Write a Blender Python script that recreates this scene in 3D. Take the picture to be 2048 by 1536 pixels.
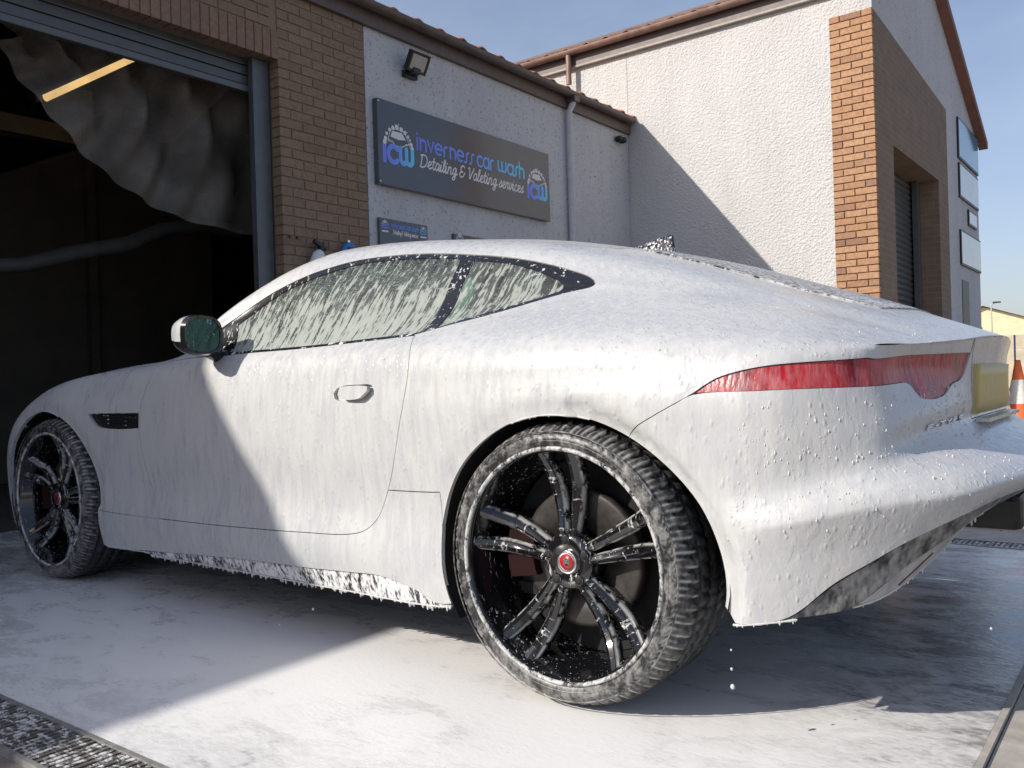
import bpy, bmesh, math, random
import numpy as np
from mathutils import Vector, Matrix
from mathutils.geometry import delaunay_2d_cdt
random.seed(7); rng = np.random.default_rng(7)
for o in list(bpy.data.objects): bpy.data.objects.remove(o)
scene = bpy.context.scene
COL = scene.collection

# ---------------------------------------------------------------- camera
CAM = (1.1738, -2.6550, 0.7826); YAW, PITCH, ROLL = -0.6486, -0.0033, -0.0300
fw = Vector((math.sin(YAW) * math.cos(PITCH), math.cos(YAW) * math.cos(PITCH), math.sin(PITCH)))
rt = Vector((math.cos(YAW), -math.sin(YAW), 0)); up = rt.cross(fw)
r2 = math.cos(ROLL) * rt + math.sin(ROLL) * up; u2 = -math.sin(ROLL) * rt + math.cos(ROLL) * up
cd = bpy.data.cameras.new('camera'); cam = bpy.data.objects.new('camera', cd); COL.objects.link(cam)
cam.matrix_world = Matrix(((r2.x, u2.x, -fw.x, CAM[0]), (r2.y, u2.y, -fw.y, CAM[1]), (r2.z, u2.z, -fw.z, CAM[2]), (0, 0, 0, 1)))
cd.sensor_width = 36; cd.lens = 1745 / 2048 * 36; cd.clip_start = .05; cd.clip_end = 2000
scene.camera = cam
# ---------------------------------------------------------------- sun and sky
LDIR = Vector((.81, 1.40, -1.0)).normalized()
sd = bpy.data.lights.new('sun', 'SUN'); sun = bpy.data.objects.new('sun', sd); COL.objects.link(sun)
sd.energy = 4.4; sd.angle = math.radians(.55); sd.color = (1.0, .945, .855)
sun.rotation_euler = LDIR.to_track_quat('-Z', 'Y').to_euler(); sun.location = (-8, -12, 12)
world = bpy.data.worlds.new('World'); scene.world = world; world.use_nodes = True
nt = world.node_tree; nt.nodes.clear()
def wn(t, **k):
    n = nt.nodes.new(t)
    for a, b in k.items(): setattr(n, a, b)
    return n
sky = wn('ShaderNodeTexSky', sky_type='NISHITA', sun_disc=False, sun_elevation=math.asin(-LDIR.z),
         sun_rotation=math.atan2(-LDIR.x, -LDIR.y), air_density=1.0, dust_density=1.6, ozone_density=1.2)
tc = wn('ShaderNodeTexCoord'); mp = wn('ShaderNodeMapping'); mp.inputs['Scale'].default_value = (1.2, 1.2, 3.2)
nz = wn('ShaderNodeTexNoise'); nz.inputs['Scale'].default_value = 2.1; nz.inputs['Detail'].default_value = 7; nz.inputs['Roughness'].default_value = .6
rp = wn('ShaderNodeValToRGB'); rp.color_ramp.elements[0].position = .36; rp.color_ramp.elements[1].position = .85; rp.color_ramp.elements[0].color = (.12, .12, .12, 1)
rp.color_ramp.elements[1].color = (.42, .42, .42, 1)
mx = wn('ShaderNodeMix', data_type='RGBA'); mx.inputs[7].default_value = (5.0, 5.9, 7.4, 1)
bg = wn('ShaderNodeBackground'); bg.inputs['Strength'].default_value = .122; wo = wn('ShaderNodeOutputWorld')
L = nt.links.new
L(tc.outputs['Generated'], mp.inputs[0]); L(mp.outputs[0], nz.inputs['Vector']); L(nz.outputs[0], rp.inputs[0])
tn = wn('ShaderNodeMix', data_type='RGBA', blend_type='MULTIPLY'); tn.inputs[0].default_value = 1; tn.inputs[7].default_value = (1.0, .935, .99, 1)
L(sky.outputs[0], tn.inputs[6]); L(rp.outputs[0], mx.inputs[0]); L(tn.outputs[2], mx.inputs[6]); L(mx.outputs[2], bg.inputs[0]); L(bg.outputs[0], wo.inputs[0])
vs = scene.view_settings; vs.view_transform = 'Standard'; vs.look = 'None'; vs.exposure = 0.15; vs.gamma = 1; vs.use_curve_mapping = False
scene.render.engine = 'CYCLES'
scene.cycles.max_bounces = 8; scene.cycles.transparent_max_bounces = 16

# ---------------------------------------------------------------- mesh helpers
class MB:
    """collects shapes; build() links them as ONE mesh object"""
    def __init__(s): s.v = []; s.f = []; s.sm = []
    def add(s, vs, fs, smooth=False):
        b = len(s.v); s.v += [tuple(map(float, p)) for p in vs]
        s.f += [tuple(b + i for i in f) for f in fs]; s.sm += [smooth] * len(fs)
        return s
    def box(s, x0, x1, y0, y1, z0, z1):
        vs = [(x, y, z) for z in (z0, z1) for y in (y0, y1) for x in (x0, x1)]
        return s.add(vs, [(0, 2, 3, 1), (4, 5, 7, 6), (0, 1, 5, 4), (2, 6, 7, 3), (0, 4, 6, 2), (1, 3, 7, 5)])
    def bevbox(s, x0, x1, y0, y1, z0, z1, b):
        bm = bmesh.new()
        bmesh.ops.create_cube(bm, size=1)
        for v in bm.verts:
            v.co = ((x0 + x1) / 2 + v.co.x * (x1 - x0), (y0 + y1) / 2 + v.co.y * (y1 - y0), (z0 + z1) / 2 + v.co.z * (z1 - z0))
        bmesh.ops.bevel(bm, geom=list(bm.edges), offset=b, segments=2, affect='EDGES', profile=.6)
        bm.verts.ensure_lookup_table()
        s.add([v.co[:] for v in bm.verts], [[v.index for v in f.verts] for f in bm.faces]); bm.free(); return s
    def tube(s, path, r, n=10, caps=True, smooth=True):
        P = [Vector(p) for p in path]; rr = r if hasattr(r, '__len__') else [r] * len(P)
        vs = []; prev = None
        for i, p in enumerate(P):
            t = (P[min(i + 1, len(P) - 1)] - P[max(i - 1, 0)]).normalized()
            a = prev if prev is not None else (Vector((0, 0, 1)) if abs(t.z) < .9 else Vector((1, 0, 0)))
            a = (a - t * a.dot(t)).normalized(); b = t.cross(a); prev = a
            for k in range(n):
                c = 2 * math.pi * k / n; vs.append(p + (a * math.cos(c) + b * math.sin(c)) * rr[i])
        fs = [(i * n + k, i * n + (k + 1) % n, (i + 1) * n + (k + 1) % n, (i + 1) * n + k) for i in range(len(P) - 1) for k in range(n)]
        s.add(vs, fs, smooth)
        if caps:
            s.add(vs[:n], [tuple(range(n))[::-1]]); s.add(vs[-n:], [tuple(range(n))])
        return s
    def lathe(s, prof, c=(0, 0, 0), axis='Z', n=32, smooth=True, close=False):
        """prof: list of (radius, height along axis)"""
        vs = []
        for r, h in prof:
            for k in range(n):
                a = 2 * math.pi * k / n; x, y = r * math.cos(a), r * math.sin(a)
                vs.append({'Z': (c[0] + x, c[1] + y, c[2] + h), 'Y': (c[0] + x, c[1] + h, c[2] + y), 'X': (c[0] + h, c[1] + x, c[2] + y)}[axis])
        m = len(prof); R = range(m) if close else range(m - 1)
        fs = [(i * n + k, i * n + (k + 1) % n, ((i + 1) % m) * n + (k + 1) % n, ((i + 1) % m) * n + k) for i in R for k in range(n)]
        return s.add(vs, fs, smooth)
    def prism(s, poly, axis, a, b):
        """poly 2D in the plane across axis, extruded from a to b"""
        def p3(q, h): return {'X': (h, q[0], q[1]), 'Y': (q[0], h, q[1]), 'Z': (q[0], q[1], h)}[axis]
        n = len(poly); vs = [p3(q, a) for q in poly] + [p3(q, b) for q in poly]
        return s.add(vs, [tuple(range(n))[::-1], tuple(range(n, 2 * n))] + [(i, (i + 1) % n, n + (i + 1) % n, n + i) for i in range(n)])
    def blob(s, c, r, sx=1, sy=1, sz=1, seg=8, ring=5):
        vs = []
        for i in range(ring + 1):
            t = math.pi * i / ring
            for k in range(seg):
                a = 2 * math.pi * k / seg
                vs.append((c[0] + r * sx * math.sin(t) * math.cos(a), c[1] + r * sy * math.sin(t) * math.sin(a), c[2] + r * sz * math.cos(t)))
        return s.add(vs, [(i * seg + k, (i + 1) * seg + k, (i + 1) * seg + (k + 1) % seg, i * seg + (k + 1) % seg) for i in range(ring) for k in range(seg)], True)
    def mesh(s, name, off=(0, 0, 0)):
        me = bpy.data.meshes.new(name)
        me.from_pydata([(p[0] - off[0], p[1] - off[1], p[2] - off[2]) for p in s.v], [], s.f)
        me.polygons.foreach_set('use_smooth', s.sm); me.validate(); 
        bm = bmesh.new(); bm.from_mesh(me); bmesh.ops.recalc_face_normals(bm, faces=bm.faces); bm.to_mesh(me); bm.free()
        return me
    def build(s, name, m, parent=None, recalc=True):
        off = tuple(parent.matrix_world.translation) if parent is not None else (0, 0, 0)
        o = link(name, s.mesh(name, off), parent)
        o.data.materials.append(m); return o
def link(name, data, parent=None):
    o = bpy.data.objects.new(name, data); COL.objects.link(o)
    if parent is not None: o.parent = parent
    return o
def empty(name, loc, label, cat, group=None, kind=None):
    o = bpy.data.objects.new(name, None); COL.objects.link(o); o.location = loc
    o.matrix_world = Matrix.Translation(loc); o.empty_display_size = .1
    return tag(o, label, cat, group, kind)
def tag(o, label=None, cat=None, group=None, kind=None):
    if label: o['label'] = label
    if cat: o['category'] = cat
    if group: o['group'] = group
    if kind: o['kind'] = kind
    return o

# ---------------------------------------------------------------- materials
class Mat:
    def __init__(s, name, base=(.5, .5, .5), rough=.5, metal=0, spec=.5, coat=0):
        s.m = bpy.data.materials.new(name); s.m.use_nodes = True; s.t = s.m.node_tree; s.t.nodes.clear()
        s.out = s.n('ShaderNodeOutputMaterial'); s.b = s.n('ShaderNodeBsdfPrincipled')
        s.l(s.b.outputs[0], s.out.inputs[0])
        s.b.inputs['Base Color'].default_value = (*base, 1); s.b.inputs['Roughness'].default_value = rough
        s.b.inputs['Metallic'].default_value = metal; s.b.inputs['Specular IOR Level'].default_value = spec
        s.b.inputs['Coat Weight'].default_value = coat
    def n(s, t, **k):
        n = s.t.nodes.new(t)
        for a, b in k.items(): setattr(n, a, b)
        return n
    def l(s, a, b): s.t.links.new(a, b)
    def coord(s, scale=(1, 1, 1), kind='Object', rot=(0, 0, 0), loc=(0, 0, 0)):
        if not hasattr(s, 'tc'): s.tc = s.n('ShaderNodeTexCoord'); s.geo = s.n('ShaderNodeNewGeometry')
        m = s.n('ShaderNodeMapping'); m.inputs['Scale'].default_value = scale; m.inputs['Rotation'].default_value = rot; m.inputs['Location'].default_value = loc
        s.l(s.geo.outputs['Position'] if kind == 'World' else s.tc.outputs[kind], m.inputs[0]); return m.outputs[0]
    def noise(s, scale, vec, detail=3, rough=.5, dist=0):
        n = s.n('ShaderNodeTexNoise'); n.inputs['Scale'].default_value = scale; n.inputs['Detail'].default_value = detail
        n.inputs['Roughness'].default_value = rough; n.inputs['Distortion'].default_value = dist; s.l(vec, n.inputs['Vector']); return n.outputs[0]
    def voro(s, scale, vec, feature='F1', out=0, rand=1):
        n = s.n('ShaderNodeTexVoronoi', feature=feature); n.inputs['Scale'].default_value = scale; n.inputs['Randomness'].default_value = rand
        s.l(vec, n.inputs['Vector']); return n.outputs[out]
    def ramp(s, fac, stops, interp='LINEAR'):
        r = s.n('ShaderNodeValToRGB'); r.color_ramp.interpolation = interp; e = r.color_ramp.elements
        while len(e) < len(stops): e.new(.5)
        for q, (p, c) in zip(e, stops):
            q.position = p; q.color = (c, c, c, 1) if not hasattr(c, '__len__') else (*c, 1)
        s.l(fac, r.inputs[0]); return r.outputs[0]
    def math(s, op, a, b=None, c=None, clamp=False):
        n = s.n('ShaderNodeMath', operation=op, use_clamp=clamp)
        for i, x in enumerate((a, b, c)):
            if x is None: continue
            if isinstance(x, (int, float)): n.inputs[i].default_value = x
            else: s.l(x, n.inputs[i])
        return n.outputs[0]
    def mix(s, fac, a, b, blend='MIX'):
        n = s.n('ShaderNodeMix', data_type='RGBA', blend_type=blend)
        for i, x in ((0, fac), (6, a), (7, b)):
            if isinstance(x, (int, float)): n.inputs[i].default_value = x
            elif isinstance(x, tuple): n.inputs[i].default_value = (*x, 1)
            else: s.l(x, n.inputs[i])
        return n.outputs[2]
    def sep(s, vec):
        n = s.n('ShaderNodeSeparateXYZ'); s.l(vec, n.inputs[0]); return n.outputs
    def base(s, c): s.l(c, s.b.inputs['Base Color']); return s
    def rough(s, c): s.l(c, s.b.inputs['Roughness']); return s
    def bump(s, h, strength=.3, dist=.01):
        n = s.n('ShaderNodeBump'); n.inputs['Strength'].default_value = strength; n.inputs['Distance'].default_value = dist
        s.l(h, n.inputs['Height']); s.l(n.outputs[0], s.b.inputs['Normal']); s.bn = n.outputs[0]; return s
def simple(name, base, rough=.5, metal=0, var=.12, scale=30, bump=.0, coat=0, spec=.5):
    """plain colour with a little grain and wear"""
    M = Mat(name, base, rough, metal, spec, coat); v = M.coord()
    n = M.noise(scale, v, 4, .6)
    k = M.ramp(n, [(.3, 1 - var), (.7, 1 + var)])
    M.base(M.mix(1.0, tuple(base), k, 'MULTIPLY'))
    M.rough(M.ramp(n, [(.2, max(.02, rough * .8)), (.8, min(1, rough * 1.2))]))
    if bump: M.bump(n, bump, .003)
    return M.m
MT = {}
# --- white paint under snow foam
def foam_paint(name, wet=(.475, .485, .495), foam=(.535, .535, .527), lumps=1.0):
    M = Mat(name, (.8, .8, .8), .34, coat=.4); M.b.inputs['Coat Roughness'].default_value = .16
    st = M.noise(1, M.coord((46, 46, 6.5)), 4, .62, .25)
    st2 = M.noise(1, M.coord((120, 120, 30)), 3, .6)
    big = M.noise(1, M.coord((3.2, 3.2, 2.2)), 3, .5)
    cov = M.math('ADD', st, M.math('MULTIPLY', M.math('SUBTRACT', big, .5), .55))
    f = M.ramp(cov, [(.36, 0), (.60, 1)])
    M.base(M.mix(f, wet, foam))
    M.rough(M.ramp(cov, [(.35, .22), (.62, .5)]))
    vd = M.voro(1, M.coord((70, 70, 34)))
    dr = M.ramp(vd, [(.05, 1), (.34, 0)])
    sel = M.ramp(M.noise(1, M.coord((26, 26, 14), loc=(3, 1, 2)), 2), [(.46, 0), (.58, 1)])
    blot = M.ramp(M.noise(1, M.coord((34, 34, 17), loc=(8, 3, 5)), 3, .6, .4), [(.44, 0), (.56, 1)])
    h0 = M.math('ADD', M.math('MULTIPLY', M.math('MULTIPLY', dr, sel), .9 * lumps), M.math('ADD', M.math('MULTIPLY', st, .36), M.math('MULTIPLY', st2, .2)))
    h = M.math('ADD', h0, M.math('MULTIPLY', blot, .25)); M.bump(h, .45, .0036)
    return M.m
MT['paint'] = foam_paint('white_paint_under_foam')
# --- foam runs over something else: a mask of vertical streaks and drops
def foam_mask(M, lo, hi, zlo=None, zhi=None, gain=.5, sx=58, sz=7.5, kind='Object'):
    st = M.noise(1, M.coord((sx, sx, sz), kind), 2.5, .5, .15)
    fine = M.noise(1, M.coord((sx * 2.6, sx * 2.6, sz * 4.5), kind, loc=(5, 2, 1)), 2, .5, .3)
    c = M.math('ADD', M.math('MULTIPLY', st, .62), M.math('MULTIPLY', fine, .38))
    big = M.noise(1, M.coord((7, 7, 5), kind), 2)
    c = M.math('ADD', c, M.math('MULTIPLY', M.math('SUBTRACT', big, .5), .22))
    if zlo is not None:
        z = M.sep(M.coord((1, 1, 1), kind))[2]
        k = M.n('ShaderNodeMapRange'); k.inputs[1].default_value = zhi; k.inputs[2].default_value = zlo; k.inputs[3].default_value = 0; k.inputs[4].default_value = gain
        M.l(z, k.inputs[0]); c = M.math('ADD', c, k.outputs[0])
    return M.ramp(c, [(lo, 0), (hi, 1)]), c
def foam_over(name, base, rough, lo, hi, foam=(.8, .8, .79), bump=.5, coat=0, sx=58, sz=7.5, zlo=None, zhi=None, gain=.3, metal=0, dist=.003):
    M = Mat(name, base, rough, metal, coat=coat)
    f, c = foam_mask(M, lo, hi, zlo, zhi, gain, sx, sz)
    M.base(M.mix(f, base, foam)); M.rough(M.ramp(f, [(0, rough), (1, .5)]))
    if metal: M.l(M.ramp(f, [(0, metal), (1, 0)]), M.b.inputs['Metallic'])
    M.bump(f, bump, dist); return M.m
MT['trim'] = foam_over('black_trim_with_foam', (.012, .012, .014), .25, .575, .64, sz=9, coat=.3)
MT['skirt'] = foam_over('black_skirt_with_foam', (.018, .018, .02), .3, .40, .54, sx=70, sz=14)
MT['diffuser'] = foam_over('diffuser_with_foam', (.03, .03, .032), .35, .38, .72, foam=(.40, .40, .39), sx=38, sz=10)
MT['valance'] = foam_over('grey_valance_with_foam', (.30, .30, .305), .35, .38, .62, foam=(.46, .46, .455), sx=30, sz=8)
MT['wheel0'] = foam_over('gloss_black_wheel_with_foam', (.006, .006, .007), .10, .59, .645, foam=(.5, .5, .49), sx=120, sz=13, coat=.7)
MT['tyre'] = foam_over('tyre_with_foam', (.016, .016, .017), .5, .44, .74, foam=(.42, .42, .40), sx=60, sz=36, dist=.0015)
def wheel_mat():
    M = Mat('gloss_black_wheel_with_foam', (.006, .006, .007), .10, coat=.7)
    f, c = foam_mask(M, .60, .66, sx=120, sz=13); e = M.n('ShaderNodeAttribute', attribute_name='edge'); n = M.noise(1, M.coord((38, 38, 38)), 3)
    k = M.math('MAXIMUM', f, M.math('MULTIPLY', M.ramp(e.outputs['Fac'], [(.45, 0), (.9, 1)]), M.ramp(n, [(.40, 0), (.52, .9)])))
    M.base(M.mix(k, (.006, .006, .007), (.50, .50, .49))); M.rough(M.ramp(k, [(0, .10), (1, .5)])); M.bump(k, .5, .002); return M.m
MT['wheel'] = wheel_mat()
def tyre_mat():
    M = Mat('tyre_with_foam', (.014, .014, .015), .42)
    f, c = foam_mask(M, .42, .72, sx=52, sz=30)
    at = M.n('ShaderNodeAttribute', attribute_name='foam'); lin = M.n('ShaderNodeAttribute', attribute_name='edge')
    wet = M.noise(1, M.coord((30, 30, 30)), 3)
    k = M.math('ADD', M.math('MULTIPLY', f, at.outputs['Fac']), M.math('MULTIPLY', lin.outputs['Fac'], M.ramp(wet, [(.38, .15), (.58, 1)])), clamp=True)
    M.base(M.mix(k, (.014, .014, .015), (.40, .40, .385))); M.bump(k, .3, .0015); return M.m
MT['tyre'] = tyre_mat()
MT['lipfoam'] = foam_over('wheel_lip_with_foam', (.03, .03, .032), .2, .40, .56, foam=(.50, .50, .49), sx=60, sz=30, coat=.4)
MT['bfin'] = foam_over('black_fin_with_foam', (.01, .01, .012), .12, .53, .58, sx=130, sz=80, coat=.6)
MT['black'] = simple('black_plastic', (.014, .014, .015), .45)
MT['liner'] = simple('dark_liner', (.01, .01, .011), .8)
MT['gloss_black'] = simple('gloss_black', (.01, .01, .011), .12, coat=.5)
MT['silver'] = simple('bright_metal', (.75, .75, .74), .22, 1, var=.06)
MT['badge_red'] = simple('badge_red', (.42, .012, .02), .3, coat=.3)
MT['disc'] = simple('brake_disc_steel', (.035, .031, .028), .5, .2, var=.3, scale=60)
MT['caliper'] = simple('caliper_dark', (.020, .008, .008), .85, spec=.1)
MT['leather'] = simple('dark_leather', (.05, .06, .055), .6, scale=80, bump=.1)
MT['leather_pale'] = simple('pale_cabin_cloth', (.42, .48, .45), .7, scale=60)
def run_mask(M, zlo, zhi):
    z = M.sep(M.coord())[2]
    k = M.n('ShaderNodeMapRange'); k.inputs[1].default_value = zhi; k.inputs[2].default_value = zlo; k.inputs[3].default_value = 0; k.inputs[4].default_value = 1; M.l(z, k.inputs[0]); k = k.outputs[0]
    st = M.noise(1, M.coord((112, 0, 13)), 2, .5, .12); wide = M.noise(1, M.coord((48, 0, 4.5), loc=(2, 1, 4)), 2, .5, .1); br = M.noise(1, M.coord((60, 40, 26), loc=(1, 7, 3)), 2)
    c = M.math('ADD', M.math('ADD', M.math('MULTIPLY', st, .50), M.math('MULTIPLY', wide, .32)), M.math('MULTIPLY', br, .28))
    c = M.math('ADD', c, M.math('MULTIPLY', k, .135))
    runs = M.ramp(c, [(.60, 0), (.635, .80), (.74, .95)])
    vd = M.voro(1, M.coord((150, 150, 95))); pick = M.noise(1, M.coord((45, 45, 30), loc=(9, 4, 2)), 2)
    dots = M.math('MULTIPLY', M.ramp(vd, [(.20, 1), (.34, 0)]), M.ramp(pick, [(.47, 0), (.53, .9)]))
    film = M.ramp(M.math('ADD', wide, M.math('MULTIPLY', k, .22)), [(.40, .06), (.80, .38)])
    return M.math('MAXIMUM', M.math('MAXIMUM', runs, dots), film), c
def glass_foam(name, tint, lo, hi, zlo, zhi, gain, foam=(.56, .60, .55), sx=58, sz=7.5, runs=False):
    M = Mat(name, foam, .5); M.t.nodes.remove(M.b)
    f, c = run_mask(M, zlo, zhi) if runs else foam_mask(M, lo, hi, zlo, zhi, gain, sx, sz)
    bp = M.n('ShaderNodeBump'); bp.inputs['Strength'].default_value = .6; bp.inputs['Distance'].default_value = .003; M.l(f, bp.inputs['Height'])
    d = M.n('ShaderNodeBsdfDiffuse'); d.inputs[0].default_value = (*foam, 1); M.l(bp.outputs[0], d.inputs['Normal'])
    tl = M.n('ShaderNodeBsdfTranslucent'); tl.inputs[0].default_value = (*foam, 1)
    ms = M.n('ShaderNodeMixShader'); ms.inputs[0].default_value = .35; M.l(d.outputs[0], ms.inputs[1]); M.l(tl.outputs[0], ms.inputs[2])
    tr = M.n('ShaderNodeBsdfTransparent'); tr.inputs[0].default_value = (*tint, 1)
    gl = M.n('ShaderNodeBsdfGlossy'); gl.inputs['Roughness'].default_value = .04; M.l(bp.outputs[0], gl.inputs['Normal'])
    fr = M.n('ShaderNodeFresnel'); fr.inputs[0].default_value = 1.5
    g = M.n('ShaderNodeMixShader'); M.l(fr.outputs[0], g.inputs[0]); M.l(tr.outputs[0], g.inputs[1]); M.l(gl.outputs[0], g.inputs[2])
    fin = M.n('ShaderNodeMixShader'); M.l(f, fin.inputs[0]); M.l(g.outputs[0], fin.inputs[1]); M.l(ms.outputs[0], fin.inputs[2])
    M.l(fin.outputs[0], M.out.inputs[0]); return M.m
MT['glass'] = glass_foam('green_tinted_glass_with_foam', (.58, .78, .70), .525, .635, .92, 1.19, .13, runs=True)
MT['screen'] = glass_foam('windscreen_glass_with_foam', (.45, .6, .55), .54, .62, .9, 1.3, .06)
MT['hatchglass'] = glass_foam('rear_window_with_foam', (.10, .11, .11), .42, .60, .9, 1.1, .10, foam=(.72, .73, .74), sx=60, sz=60)
MT['lamp'] = None
def lamp_mat():
    M = Mat('red_lamp_lens_with_foam', (.30, .006, .02), .2, spec=.3, coat=.1)
    f, c = foam_mask(M, .40, .74, .73, .83, .06, 60, 9)
    z = M.sep(M.coord())
    inner = M.noise(1, M.coord((16, 16, 1)), 2)
    red = M.mix(M.ramp(inner, [(.42, 0), (.6, 1)]), (.42, .008, .016), (.15, .005, .015))
    M.base(M.mix(M.math('MULTIPLY', f, .5), red, (.50, .30, .31))); M.rough(M.ramp(f, [(0, .2), (1, .45)])); M.bump(f, .4, .003)
    return M.m
MT['lamp'] = lamp_mat()
MT['plate'] = foam_over('yellow_plate_with_foam', (.55, .41, .09), .4, .42, .80, foam=(.52, .46, .30), sx=40, sz=10)
MT['foam'] = simple('thick_white_foam', (.52, .52, .51), .4, var=.03)
MT['mirror'] = foam_over('mirror_glass_wet', (.035, .075, .08), .06, .56, .66, foam=(.35, .45, .45), sx=80, sz=22, metal=.8)
# ---------------------------------------------------------------- car body surface
VK = np.array([0,.125,.255,.42,.57,.69,.775,.985,1.19,1.43,1.76])
def _c(x, *wz):
    return [(x, a, b) for a, b in wz]
SIDE = [  # (u, column of (x, half width, height), bottom to centre line)
 (-3.25, _c(-3.25,(.775,.20),(.79,.30),(.795,.40),(.79,.51),(.77,.585),(.735,.635)) + [(-3.36,.62,.66),(-3.43,.46,.665),(-3.47,.30,.67),(-3.49,.15,.67),(-3.495,0,.67)]),
 (-3.0, _c(-3.0,(.87,.19),(.89,.30),(.90,.42),(.90,.56),(.872,.665),(.815,.722),(.74,.752),(.58,.755),(.40,.75),(.2,.752),(0,.755))),
 (-2.62, _c(-2.62,(.90,.20),(.925,.30),(.93,.45),(.93,.62),(.92,.74),(.865,.82),(.78,.835),(.62,.825),(.45,.825),(.22,.835),(0,.84))),
 (-2.25, _c(-2.25,(.885,.175),(.912,.29),(.91,.43),(.915,.62),(.90,.765),(.855,.858),(.775,.882),(.63,.87),(.47,.873),(.23,.885),(0,.89))),
 (-1.9, _c(-1.9,(.875,.17),(.906,.285),(.893,.42),(.902,.60),(.893,.765),(.86,.862),(.80,.895),(.66,.91),(.50,.918),(.25,.93),(0,.935))),
 (-1.6, _c(-1.6,(.872,.168),(.905,.285),(.888,.42),(.898,.60),(.892,.765),(.865,.87),(.82,.922),(.795,.985),(.752,1.036),(.40,1.085),(0,1.105))),
 (-1.4, _c(-1.4,(.872,.167),(.905,.285),(.886,.42),(.897,.60),(.892,.765),(.866,.872),(.822,.925),(.75,1.05),(.675,1.165),(.37,1.205),(0,1.215))),
 (-1.2, _c(-1.2,(.873,.166),(.905,.285),(.885,.42),(.897,.60),(.892,.765),(.867,.873),(.824,.928),(.72,1.10),(.605,1.237),(.34,1.277),(0,1.288))),
 (-1.0, _c(-1.0,(.874,.166),(.906,.286),(.887,.42),(.899,.60),(.894,.765),(.869,.876),(.822,.932),(.695,1.115),(.565,1.25),(.32,1.288),(0,1.30))),
 (-.8, _c(-.8,(.878,.167),(.908,.288),(.89,.42),(.905,.60),(.90,.765),(.873,.88),(.81,.942),(.675,1.115),(.54,1.24),(.31,1.28),(0,1.293))),
 (-.5, _c(-.5,(.89,.17),(.915,.29),(.905,.43),(.925,.60),(.928,.765),(.89,.887),(.77,.965),(.65,1.095),(.53,1.20),(.30,1.248),(0,1.26))),
 (-.2, _c(-.2,(.92,.2),(.945,.30),(.945,.45),(.955,.62),(.957,.765),(.905,.888),(.72,.985),(.61,1.07),(.51,1.148),(.29,1.19),(0,1.203))),
 (.1, _c(.1,(.93,.22),(.95,.33),(.955,.47),(.958,.63),(.957,.77),(.90,.885),(.71,.962),(.58,1.02),(.48,1.073),(.27,1.112),(0,1.125))),
 (.35, _c(.35,(.93,.24),(.944,.42),(.945,.52),(.948,.64),(.940,.765),(.88,.865),(.71,.925),(.56,.965),(.45,.998),(.25,1.026),(0,1.038))),
 (.55, _c(.55,(.86,.27),(.918,.475),(.900,.555),(.905,.66),(.895,.77),(.845,.845),(.69,.888),(.54,.915),(.43,.938),(.23,.959),(0,.969))),
 (.70, [(.68,.775,.30),(.695,.842,.508),(.685,.80,.59),(.68,.785,.672),(.672,.765,.775),(.675,.748,.835)] + [(.722,.62,.838),(.752,.50,.843),(.776,.40,.848),(.803,.2,.86),(.812,0,.865)]),
]
REAR = [ # wrap columns, rows 0-5
 (.86,  [(.768,.66,.368),(.838,.708,.53),(.745,.655,.612),(.732,.64,.69),(.710,.62,.785),(.722,.62,.838)]),
 (.985, [(.815,.54,.43),(.886,.572,.542),(.772,.53,.625),(.758,.515,.695),(.740,.50,.787),(.752,.50,.843)]),
 (1.085,[(.845,.425,.45),(.912,.442,.547),(.785,.42,.632),(.772,.41,.70),(.764,.40,.79),(.776,.40,.848)]),
 (1.285,[(.875,.212,.465),(.945,.222,.55),(.80,.21,.638),(.785,.2,.70),(.790,.2,.80),(.803,.2,.86)]),
 (1.485,[(.885,0,.465),(.955,0,.55),(.805,0,.64),(.787,0,.70),(.797,0,.80),(.812,0,.865)]),
]
FRONT = [
 (-3.43,[(-3.37,.66,.19),(-3.40,.67,.28),(-3.41,.665,.38),(-3.405,.655,.50),(-3.385,.64,.60),(-3.36,.62,.66)]),
 (-3.60,[(-3.44,.5,.18),(-3.47,.5,.27),(-3.48,.495,.37),(-3.475,.485,.50),(-3.455,.475,.60),(-3.43,.46,.665)]),
 (-3.77,[(-3.49,.33,.17),(-3.52,.33,.26),(-3.525,.325,.37),(-3.52,.32,.50),(-3.50,.31,.60),(-3.47,.30,.67)]),
 (-3.92,[(-3.51,.165,.17),(-3.54,.165,.26),(-3.545,.163,.37),(-3.54,.16,.50),(-3.52,.155,.60),(-3.49,.15,.67)]),
 (-4.07,[(-3.515,0,.17),(-3.545,0,.26),(-3.55,0,.37),(-3.545,0,.50),(-3.525,0,.60),(-3.495,0,.67)]),
]
def _hermite(k, P, t):
    """k knots (n), P (n, m) values, t sample array -> (len t, m); smooth non-uniform interpolation."""
    k = np.asarray(k, float); P = np.asarray(P, float); t = np.atleast_1d(np.asarray(t, float))
    h = np.diff(k); d = np.diff(P, axis=0) / h[:, None]
    T = np.empty_like(P)
    w = h[:-1] / (h[:-1] + h[1:])
    T[1:-1] = d[:-1] * (1 - w)[:, None] + d[1:] * w[:, None]
    T[0] = d[0] * 1.5 - T[1] * .5; T[-1] = d[-1] * 1.5 - T[-2] * .5
    i = np.clip(np.searchsorted(k, t, side='right') - 1, 0, len(k) - 2)
    s = ((t - k[i]) / h[i])[:, None]; H = h[i][:, None]
    return (P[i] * (1 + 2 * s) * (1 - s) ** 2 + T[i] * H * s * (1 - s) ** 2 + P[i + 1] * s * s * (3 - 2 * s) - T[i + 1] * H * s * s * (1 - s))
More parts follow.
